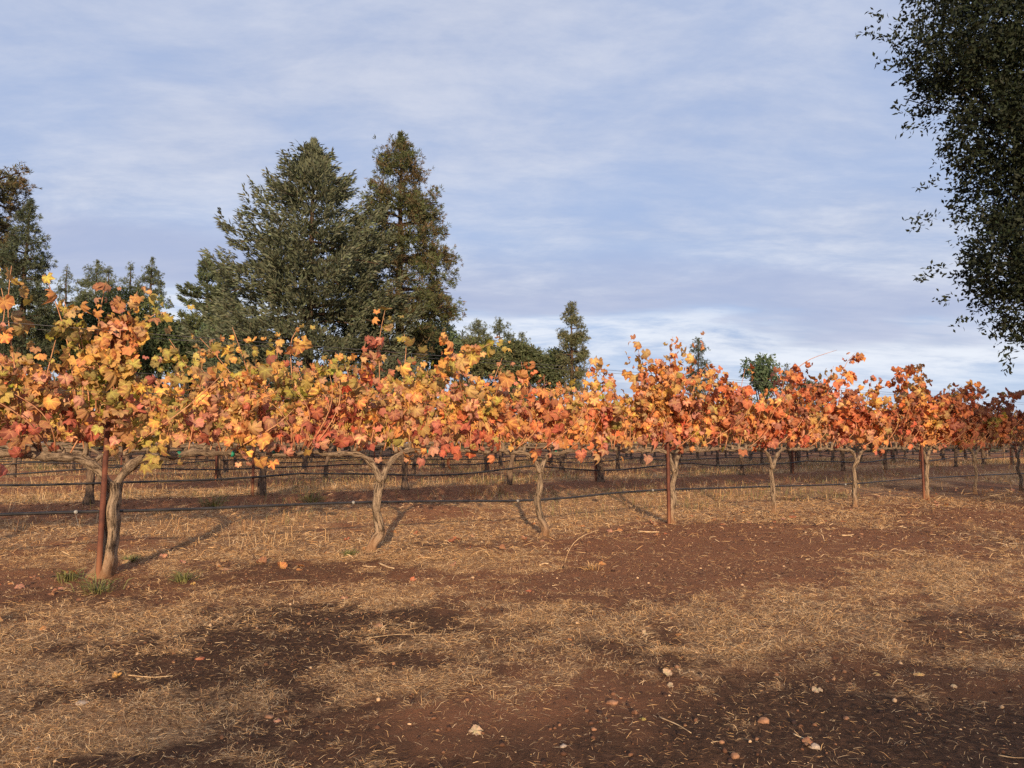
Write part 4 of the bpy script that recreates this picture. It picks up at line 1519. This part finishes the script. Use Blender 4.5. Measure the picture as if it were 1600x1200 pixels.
small = [  # px, top row, depth, outline, kind, tufts, label, colour
    (105, 413, 90, ((430, 9), (450, 14), (500, 20)), 'pine', 700, 'smallest lone pine tip between the dark edge conifer and the round topped pine', FARG),
    (152, 406, 88, ((420, 14), (445, 26), (480, 36), (520, 40)), 'pine', 2200, 'wide round topped pine rising behind the dark oaks', FARG),
    (170, 416, 84, ((430, 8), (450, 16), (480, 26)), 'pine', 800, 'narrow pine tip leaning out of the round topped pine', FARG),
    (205, 411, 90, ((430, 9), (450, 15), (490, 22)), 'pine', 800, 'thin pine tip just left of the paired taller one', FARG),
    (238, 401, 90, ((415, 10), (440, 19), (470, 28)), 'pine', 1300, 'spiky small pine tip nearest the gap of sky left of the fir', FARG),
    (325, 399, 70, ((420, 14), (450, 27), (480, 38), (520, 46)), 'fir', 8000, 'medium fir standing against the left flank of the broad fir', (.08, .095, .05)),
    (350, 408, 66, ((430, 12), (460, 24), (500, 38)), 'fir', 6000, 'short fir tip half hidden in the broad fir', (.085, .098, .054)),
    (722, 517, 95, ((525, 4), (540, 8), (560, 11)), 'fir', 1500, 'tiny dark cone shaped tree at the foot of the tall pointed pine', (.05, .065, .035)),
    (747, 500, 88, ((510, 10), (525, 18), (545, 24)), 'pine', 1400, 'pale loose pine behind the yellow arching shoot', (.095, .105, .062)),
    (781, 497, 84, ((508, 9), (525, 18), (545, 26)), 'pine', 1600, 'dark round pine over the tip of the arching shoot', FARG),
    (815, 520, 90, ((530, 7), (545, 14), (560, 20)), 'pine', 1100, 'pale spiky pine left of the lone tall pine', (.095, .108, .07)),
    (841, 543, 95, ((550, 10), (560, 18), (580, 22)), 'pine', 900, 'low pine between the pale spiky pine and the lone tall pine', FARG),
    (1091, 528, 92, ((537, 6), (550, 12), (565, 17), (590, 20)), 'pine', 900, 'small dark pine peeping out behind the orange vine at the second stake', (.055, .066, .04)),
    (1229, 570, 100, ((580, 5), (595, 10), (620, 14)), 'fir', 1200, 'small grey conifer beside the far round oak', (.07, .08, .055)),
]
for k, (px, yt, d, pr, kd, nt, lab, col) in enumerate(small):
    place_conifer('fir_tree' if kd == 'fir' else 'pine_tree', lab, px, yt, d, pr + ((690, pr[-1][1] * .8),), kd, 20 + k, 64, int(nt * (2.3 if px < 400 else 1.5)), tuple(1.5 * c_ for c_ in col) if col != FARG else col, 1.2, low=.3, group='small conifers in the distance')
place_conifer('pine_tree', 'lone tall pine with a bare lower trunk standing clear against the sky', 892, 471, 78,
              ((485, 11), (505, 15), (525, 25), (540, 21), (560, 24), (585, 18), (600, 13)), 'pine', 60, 80, 2400, (.15, .15, .075), 1.25, low=.36, trunk_r=.30, side=.12)

# round evergreen trees of the wood on the left
oaks = [  # px centre, row centre, depth, (half width, half height) px, label
    (40, 505, 58, 78, 58, 'dark brown green oak below the edge pine'),
    (130, 500, 60, 62, 52, 'dark oak behind the gold leaved vine and its rusty stake'),
    (210, 495, 62, 58, 58, 'olive green oak behind the gold shoots, left of the sky gap'),
    (258, 525, 58, 46, 42, 'low dark oak below the gap of sky left of the fir'),
    (300, 520, 60, 50, 46, 'olive brown oak at the left foot of the broad fir'),
    (365, 545, 52, 60, 40, 'grey green bush tree spread before the left foot of the fir'),
    (672, 535, 60, 50, 28, 'grey green low tree under the branches of the tall pointed pine'),
    (740, 560, 75, 50, 30, 'brown green bushy tree behind the arching yellow shoot'),
    (800, 565, 78, 48, 26, 'bushy tree under the dark round pine'),
    (858, 575, 80, 40, 24, 'bushy tree at the foot of the lone tall pine'),
    (1191, 585, 82, 26, 28, 'far round green oak alone on the skyline past the second stake'),
    (1478, 640, 85, 18, 18, 'far small grey green tree behind the copper red vine'),
    (1272, 610, 95, 22, 14, 'far low leafless looking bush beside the grey conifer'),
]
for k, (px, py, d, hw, hh_, lab) in enumerate(oaks):
    g = np.random.default_rng(500 + k)
    if px < 320:
        py += 24
    c = at(px, py, d)
    m = d / FPX
    rx, rz = hw * m, hh_ * m
    lobes = []
    for a in range(13):
        v = g.normal(0, 1, 3)
        v /= np.linalg.norm(v)
        rr_ = g.uniform(.36, .52)
        lobes.append((v[0] * rx * (1 - rr_ * .75), v[1] * rx * .8 * (1 - rr_ * .75), c[2] - .15 + v[2] * rz * (1 - rr_ * .75), min(rx, rz) * rr_ * 1.15))
    # lower skirts so that no light shows under the wood
    for a in range(4):
        lobes.append((g.uniform(-.6, .6) * rx, g.uniform(-.5, .3) * rx, max(.9, (c[2] - rz) * g.uniform(.35, .9)), min(rx, rz) * .5))
    col = ((.062, .060, .026), (.066, .070, .030), (.085, .082, .035), (.05, .054, .026), (.078, .070, .032), (.085, .095, .055), (.09, .098, .06), (.08, .07, .034), (.07, .066, .034), (.066, .066, .036), (.075, .088, .05), (.07, .078, .055), (.09, .075, .055))[k]
    broadleaf('oak_tree' if 'oak' in lab else 'bushy_tree', lab, c[0], c[1], lobes, 600 + k, 1500 if hw > 30 else 700, 8, .31 if d < 70 else .36, (1.42 * col[0], 1.68 * col[1], 1.5 * col[2]), M_NEEDLE, group='round trees beyond the vineyard', twig=.5, trunk_r=.22)

# the near dark evergreen oak that hangs into the picture
OD = 12.0
ob = np.array((12.6, 12.6, 0.0))
lob_px = [(1472, 60, 92, 11.6), (1500, 140, 84, 12.0), (1450, 95, 55, 12.2), (1530, 215, 80, 11.6), (1570, 120, 95, 12.2), (1545, 300, 74, 12.0), (1590, 230, 80, 11.8), (1560, 385, 78, 11.6), (1535, 420, 52, 12.0),
          (1572, 462, 66, 11.9), (1592, 505, 34, 11.7), (1540, 20, 90, 12.6), (1620, 330, 90, 12.4), (1640, 430, 80, 12.2), (1610, 50, 90, 12.0), (1480, -60, 90, 12.2), (1570, -110, 120, 12.6), (1680, 180, 120, 12.4), (1690, 330, 110, 12.0)]
lobes = []
for px, py, rp, d in lob_px:
    p = at(px, py, d)
    lobes.append((p[0] - ob[0] + .34, p[1] - ob[1], p[2], rp * d / FPX * .84))
g = np.random.default_rng(42)
for a in range(16):
    v = g.normal(0, 1, 3)
    v /= np.linalg.norm(v)
    lobes.append((v[0] * 3.0 + .8, v[1] * 3.0 + .6, 6.0 + v[2] * 2.8, g.uniform(1.1, 1.6)))
ext = []
for px, py, dx, dz in ((1392, 100, -1, .2), (1378, 55, -1, .4), (1400, 62, -1, .3), (1448, 345, -1, -.15), (1468, 338, -1, .1), (1458, 433, -1, .0), (1478, 428, -1, .1), (1470, 292, -1, 0), (1568, 545, -.1, -1), (1566, 530, .1, -1), (1510, 490, -.6, -.6), (1440, 190, -.8, -.5), (1425, 175, -1, -.2), (1385, 30, -.8, .5), (1490, 460, -.9, -.2)):
    p = at(px, py, 11.7)
    for _ in range(2):
        ext.append((p[0] - ob[0] + g.normal(0, .05), p[1] - ob[1] + g.normal(0, .05), p[2] + g.normal(0, .05), dx, g.normal(0, .3), dz))
broadleaf('oak_tree', 'big dark evergreen oak hanging over the right end of the front row', ob[0], ob[1], lobes, 77, 9500, 13, .094, (.022, .028, .013), M_OAK, group=None, z0=0.0, trunk_h=2.6, trunk_r=.30, twig=.33, extra_twigs=ext, limb=.35, weight=[1.0] * 19 + [.22] * 16)

# brush along the far edge of the vineyard
g = np.random.default_rng(91)
n = 12000
u_ = g.random(n)
bx, by = -95 + 235 * u_, 84 + g.normal(0, 2.2, n) - 10 * np.sin(u_ * 3)
bh = 1.2 + 1.9 * fbm(bx * .22, by * .1, 3)
bz = .1 + bh * g.random(n) ** .8
tn = np.array((.085, .080, .040))[None] * g.uniform(.6, 1.3, (n, 1)) * (1 + .25 * (fbm(bx * .1 + 5, by * .1, 2)[:, None] - .5) * np.array((1.5, 0, -1)))
V, T, C = rhombs(np.stack((bx, by, bz), 1), g.normal(0, .7, (n, 3)) + np.array((0, 0, .4)), g.normal(0, 1, (n, 3)), g.uniform(.6, 1.1, n), g.uniform(.3, .55, n), tn)
a = Acc()
a.add(V, None, T, None, C)
tag(link('undergrowth', a.mesh('undergrowth', M_NEEDLE)), 'dark brush along the far edge of the vineyard', 'undergrowth', None, 'stuff')

# trees and shrubs behind the photographer, which throw the shade over the foreground
def crown(n, spread, top, deep):
    out = []
    for _ in range(n):
        r_ = g.uniform(.8, 1.5)
        out.append((g.normal(0, spread), g.normal(0, 1.4), top - r_ * 1.1 - deep * g.random() ** 1.3, r_))
    return out


back = [  # x, y, lobes relative to the foot, label, twigs
    (21.5, -40.0, [(g.normal(0, 3.6), g.normal(0, 3.0), 12.0 + g.normal(0, 4.2), g.uniform(2.0, 3.2)) for _ in range(26)] + [(-6.0, 0, 9, 2.6), (-5.6, 0, 13, 2.6), (-5.0, 1, 17, 2.4), (0, 0, 19, 2.6)], 'tall broad evergreen oak standing behind the camera, shading the dark oak', 3600),
    (9.0, -40.0, crown(22, 2.2, 9.9, 2.6), 'round tree behind the camera, next to the tall evergreen oak', 2700),
    (3.0, -40.5, crown(18, 2.0, 9.5, 2.6), 'smaller round tree straight behind the camera', 2200),
    (-3.4, -41.0, crown(14, 1.9, 9.2, 2.4), 'thin open tree behind the camera, furthest from the tall oak', 1500),
]
for k, (x, y, lo, lab, nt) in enumerate(back):
    broadleaf('oak_tree', lab, x, y, lo, 700 + k, nt, 8, .32, (.05, .055, .03), M_OAK, cat='tree', z0=0.0, trunk_r=.35 if k == 0 else .18, twig=.5)


# ------------------------------------------------------------------ small things on the ground
def g3(px, py, up=0.0):
    p = on_ground(px, py)
    p = on_ground(px, py, float(gz(p[0], p[1])))
    return np.array((p[0], p[1], float(gz(p[0], p[1])) + up))


fallen = [
    (832, 924, .060, 'deep', 'bright orange fallen leaf alone on bare soil in the middle of the ground'),
    (1034, 806, .055, 'rose', 'pink red fallen leaf at the foot of the second rusty stake'),
    (742, 1146, .030, 'pale', 'large whitish dry leaf lying on dark soil near the bottom edge'),
    (1277, 1081, .026, 'pale', 'pale curled leaf on dark shaded soil, above and right of the round tan stone'),
    (1041, 1056, .028, 'pale', 'small white leaf on straw, upper one of two'),
    (1048, 1074, .022, 'pale', 'small white leaf on dark soil, lower one of two'),
    (1224, 943, .026, 'pale', 'small whitish leaf on the sunny straw'),
    (1008, 991, .022, 'pale', 'tiny pale leaf on the edge of the straw patch'),
    (1058, 991, .026, 'orange', 'small orange leaf on the straw patch, beside a tiny pale leaf'),
    (1372, 1054, .034, 'tan', 'tan dry leaf on shaded ground, left of a darker one'),
    (1437, 1055, .034, 'tan', 'curled tan leaf on shaded ground near the right side'),
    (432, 1129, .024, 'pink', 'small pinkish leaf standing on edge in dry straw'),
    (608, 946, .026, 'pale', 'small white leaf at the top of the black soil patch'),
    (301, 913, .024, 'yellow', 'bright yellow leaf fallen on dark soil near the green weeds'),
    (646, 908, .030, 'deep', 'small red orange leaf on the straw behind the black soil patch'),
    (207, 988, .034, 'tan', 'light brown leaf on deep straw at the left'),
    (184, 1060, .026, 'gold', 'small golden leaf below the dark streak of soil'),
    (1262, 1166, .030, 'brown', 'brown leaf beside the long pale stone'),
    (1004, 1125, .018, 'olive', 'small olive leaf on red soil near the bottom'),
    (890, 1000, .020, 'orange', 'tiny orange leaf on the dark shaded straw'),
    (312, 1030, .030, 'rust', 'rust brown leaf on bare soil left of the black patch'),
    (1490, 1072, .022, 'pale', 'tiny pale leaf on shaded soil close to the right edge'),
    (54, 905, .05, 'brown', 'brown dead leaf on dark soil beside the nearest stake'),
    (198, 880, .05, 'tan', 'tan leaf lying on straw right of the thickest trunk'),
]
PAL['pale'] = L_(206, 184, 152)
for k, (px, py, s, cn, lab) in enumerate(fallen):
    g = np.random.default_rng(800 + k)
    o = link('fallen_leaf', LEAF_ME[(k * 3 + 1) % len(LEAF_ME)])
    p = g3(px, py, .008)
    M = leaf_frames(np.array([[g.normal(0, .35), g.normal(-.25, .3), 1.0]]), np.array([[g.normal(), g.normal(), 0.0]]))[0] * s
    o.matrix_basis = Matrix([[*M[0], p[0]], [*M[1], p[1]], [*M[2], p[2]], [0, 0, 0, 1]])
    o.color = (*PAL[cn], .3)
    tag(o, lab, 'leaf', 'fallen leaves on the ground')

g = np.random.default_rng(861)
for k in range(165):
    t_, q_ = g.uniform(VT[0] - 2, VT[7] + 3), g.normal(-.1, .75)
    p = rowpos(t_, q_)
    p = np.array((p[0], p[1], float(gz(p[0], p[1])) + .012))
    o = link('fallen_leaf', LEAF_ME[int(g.integers(0, len(LEAF_ME)))])
    M = leaf_frames(np.array([[g.normal(0, .4), g.normal(-.3, .35), 1.0]]), np.array([[g.normal(), g.normal(), 0.0]]))[0] * g.uniform(.028, .06)
    o.matrix_basis = Matrix([[*M[0], p[0]], [*M[1], p[1]], [*M[2], p[2]], [0, 0, 0, 1]])
    cn = ('tan', 'brown', 'rust', 'orange', 'pink', 'brown')[int(g.integers(0, 6))]
    o.color = (*[float(v) * .8 for v in PAL[cn]], .5)
    tag(o, 'small dry leaf dropped in the straw under the front row of vines', 'leaf', 'leaves dropped under the front row')

bs = bpy.data.meshes.new('tmp')
import bmesh
stones = [
    (591, 979, .062, .5, M_STONE, 'rounded tan stone at the right end of the black soil patch'),
    (1193, 1129, .036, .85, M_STONE, 'round orange tan stone on dark soil near the bottom'),
    (1272, 1168, .040, .55, M_PALESTONE, 'long pale stone near the bottom edge, right of the round tan one'),
    (1148, 1185, .030, .8, M_STONE, 'reddish stone at the bottom edge'),
    (421, 1121, .034, .5, M_STONE, 'flat brown stone in the shaded straw'),
    (128, 1099, .050, .35, M_PALESTONE, 'flat grey stone half sunk in soil at the left'),
    (957, 1099, .040, .6, M_STONE, 'brown clod stone on the red soil'),
    (1322, 1125, .024, .6, M_STONE, 'small tan stone to the right of the round orange tan one'),
    (340, 883, .045, .6, M_STONE, 'small orange stone behind the dark soil, right of the thickest vine'),
    (1010, 818, .045, .6, M_STONE, 'small orange stone left of the second rusty stake'),
    (1128, 1160, .018, .7, M_STONE, 'tiny brown stone near the bottom, left of the long pale stone'),
    (1345, 835, .050, .6, M_STONE, 'dark stone on bare soil below the slim red vine'),
    (58, 1173, .018, .7, M_PALESTONE, 'tiny white pebble in straw at the bottom left'),
    (928, 1140, .024, .6, M_STONE, 'small brown stone left of the red soil clod'),
    (880, 1168, .022, .6, M_PALESTONE, 'small greyish stone in dark soil at the bottom'),
    (1395, 992, .022, .6, M_STONE, 'small orange stone in straw on the right'),
]
for k, (px, py, s, fl, mt, lab) in enumerate(stones):
    g = np.random.default_rng(820 + k)
    bm = bmesh.new()
    bmesh.ops.create_icosphere(bm, subdivisions=2, radius=.5)
    f1 = g.uniform(0, 9, 3)
    for v in bm.verts:
        n_ = v.co.normalized()
        k_ = 1 + .22 * math.sin(3.1 * n_.x + f1[0]) * math.cos(2.7 * n_.y + f1[1]) + .10 * math.sin(6 * n_.z + 5 * n_.x + f1[2]) + g.normal(0, .03)
        v.co = Vector((n_.x * .58 * k_ * s, n_.y * .45 * k_ * s, n_.z * .5 * fl * k_ * s))
    me = bpy.data.meshes.new('stone')
    bm.to_mesh(me)
    bm.free()
    me.materials.append(mt)
    o = link('stone', me, None, g3(px, py, s * fl * .10))
    o.rotation_euler = (0, 0, g.uniform(-.5, .5))
    tag(o, lab, 'stone', 'stones lying on the ground')

twigs = [
    ([(882, 880), (888, 858), (905, 838), (935, 828)], .0035, .22, 'long arching dry grass stalk standing on bare soil in the middle'),
    ([(200, 1058), (240, 1059), (270, 1057)], .003, .0, 'straight brown twig on the straw at the left'),
    ([(570, 1000), (620, 992), (690, 993)], .0018, .0, 'thin pale stem lying past the tan stone'),
    ([(998, 832), (1010, 833), (1030, 833)], .011, .0, 'short thick pale stick near the second rusty stake'),
    ([(843, 886), (850, 885), (857, 885)], .010, .0, 'short pale wood chip left of the arching stalk'),
    ([(1560, 1182), (1580, 1186), (1600, 1187)], .0025, .0, 'tan twig at the bottom right corner'),
    ([(1240, 1150), (1258, 1158), (1268, 1153)], .003, .0, 'thin curved twig above the long pale stone'),
    ([(1030, 1123), (1060, 1135), (1080, 1148)], .0025, .0, 'thin slanting stem on the dark soil'),
    ([(592, 882), (606, 888), (616, 890)], .008, .0, 'pale broken stick below the pale forked trunk'),
    ([(566, 886), (580, 887), (588, 888)], .006, .0, 'pale thin stick left below the forked trunk'),
    ([(1315, 838), (1325, 838), (1334, 837)], .010, .0, 'tan stick lying in the bare soil below the slim vines'),
    ([(420, 912), (450, 908), (480, 910)], .003, .0, 'long straw stem over the dark soil'),
]
for k, (path, r, lift, lab) in enumerate(twigs):
    P = np.array([g3(px, py, r + .004) for px, py in path])
    if lift:                      # stands up from its foot on one depth
        d = g3(*path[0])[1]
        P = np.array([at(px, py, d) for px, py in path])
        P[0, 2] = g3(*path[0])[2] - .01
    P = smooth_path(P, 9)
    o = link('twig' if not lift else 'dry_stalk', tube_mesh('twig', P, r * np.linspace(1, .6, 9), M_TWIG, 6))
    tag(o, lab, 'twig' if not lift else 'stalk', 'twigs on the ground')

# weeds: a few leafy tufts one can tell apart
weeds = [(108, 905, .16, 'pale green weed tuft left of the nearest stake'), (152, 925, .20, 'greyish green weed spreading before the nearest stake'), (285, 908, .14, 'green weed tuft by the yellow fallen leaf'),
         (545, 868, .10, 'small grey green weed left of the pale forked trunk'), (205, 878, .10, 'weed tuft at the right foot of the thickest trunk'), (925, 890, .12, 'dry weed tuft at the foot of the arching stalk'), (330, 775, .3, 'greenish weed under the second row left of its first trunk'),
         (480, 770, .28, 'grey green weed between two trunks of the second row'), (740, 768, .36, 'spreading dry bush of stems behind the hose, right of the pale forked trunk'), (775, 772, .30, 'tangled dry stems beside the spreading dry bush')]
for k, (px, py, s, lab) in enumerate(weeds):
    g = np.random.default_rng(850 + k)
    p = g3(px, py)
    if py < 790:
        t = row_t(px, py, 4.2)
        pp = rowpos(t, 4.1)
        p = np.array((pp[0], pp[1], float(gz(pp[0], pp[1]))))
    n = 90 if 'dry' not in lab else 60
    az = g.uniform(0, 6.28, n)
    rr = np.abs(g.normal(0, .35, n)) * s
    green = np.array(S(120, 118, 72)) if 'dry' not in lab else np.array(S(190, 150, 104))
    tint = green * g.uniform(.7, 1.25, (n, 1))
    V, Q, T, C = blades(rr * np.cos(az), rr * np.sin(az), np.zeros(n) - .005, s * g.uniform(.5, 1.1, n), .003 + .004 * g.random(n) + .0002 * p[1], g.uniform(.5, 1.4, n), az + g.normal(0, .5, n), g.normal(0, .6, n), tint)
    a = Acc()
    a.add(V, Q, T, None, C)
    tag(link('weed', a.mesh('weed', M_STRAW), None, p), lab, 'weed', 'weeds on the ground')
bpy.data.meshes.remove(bs)
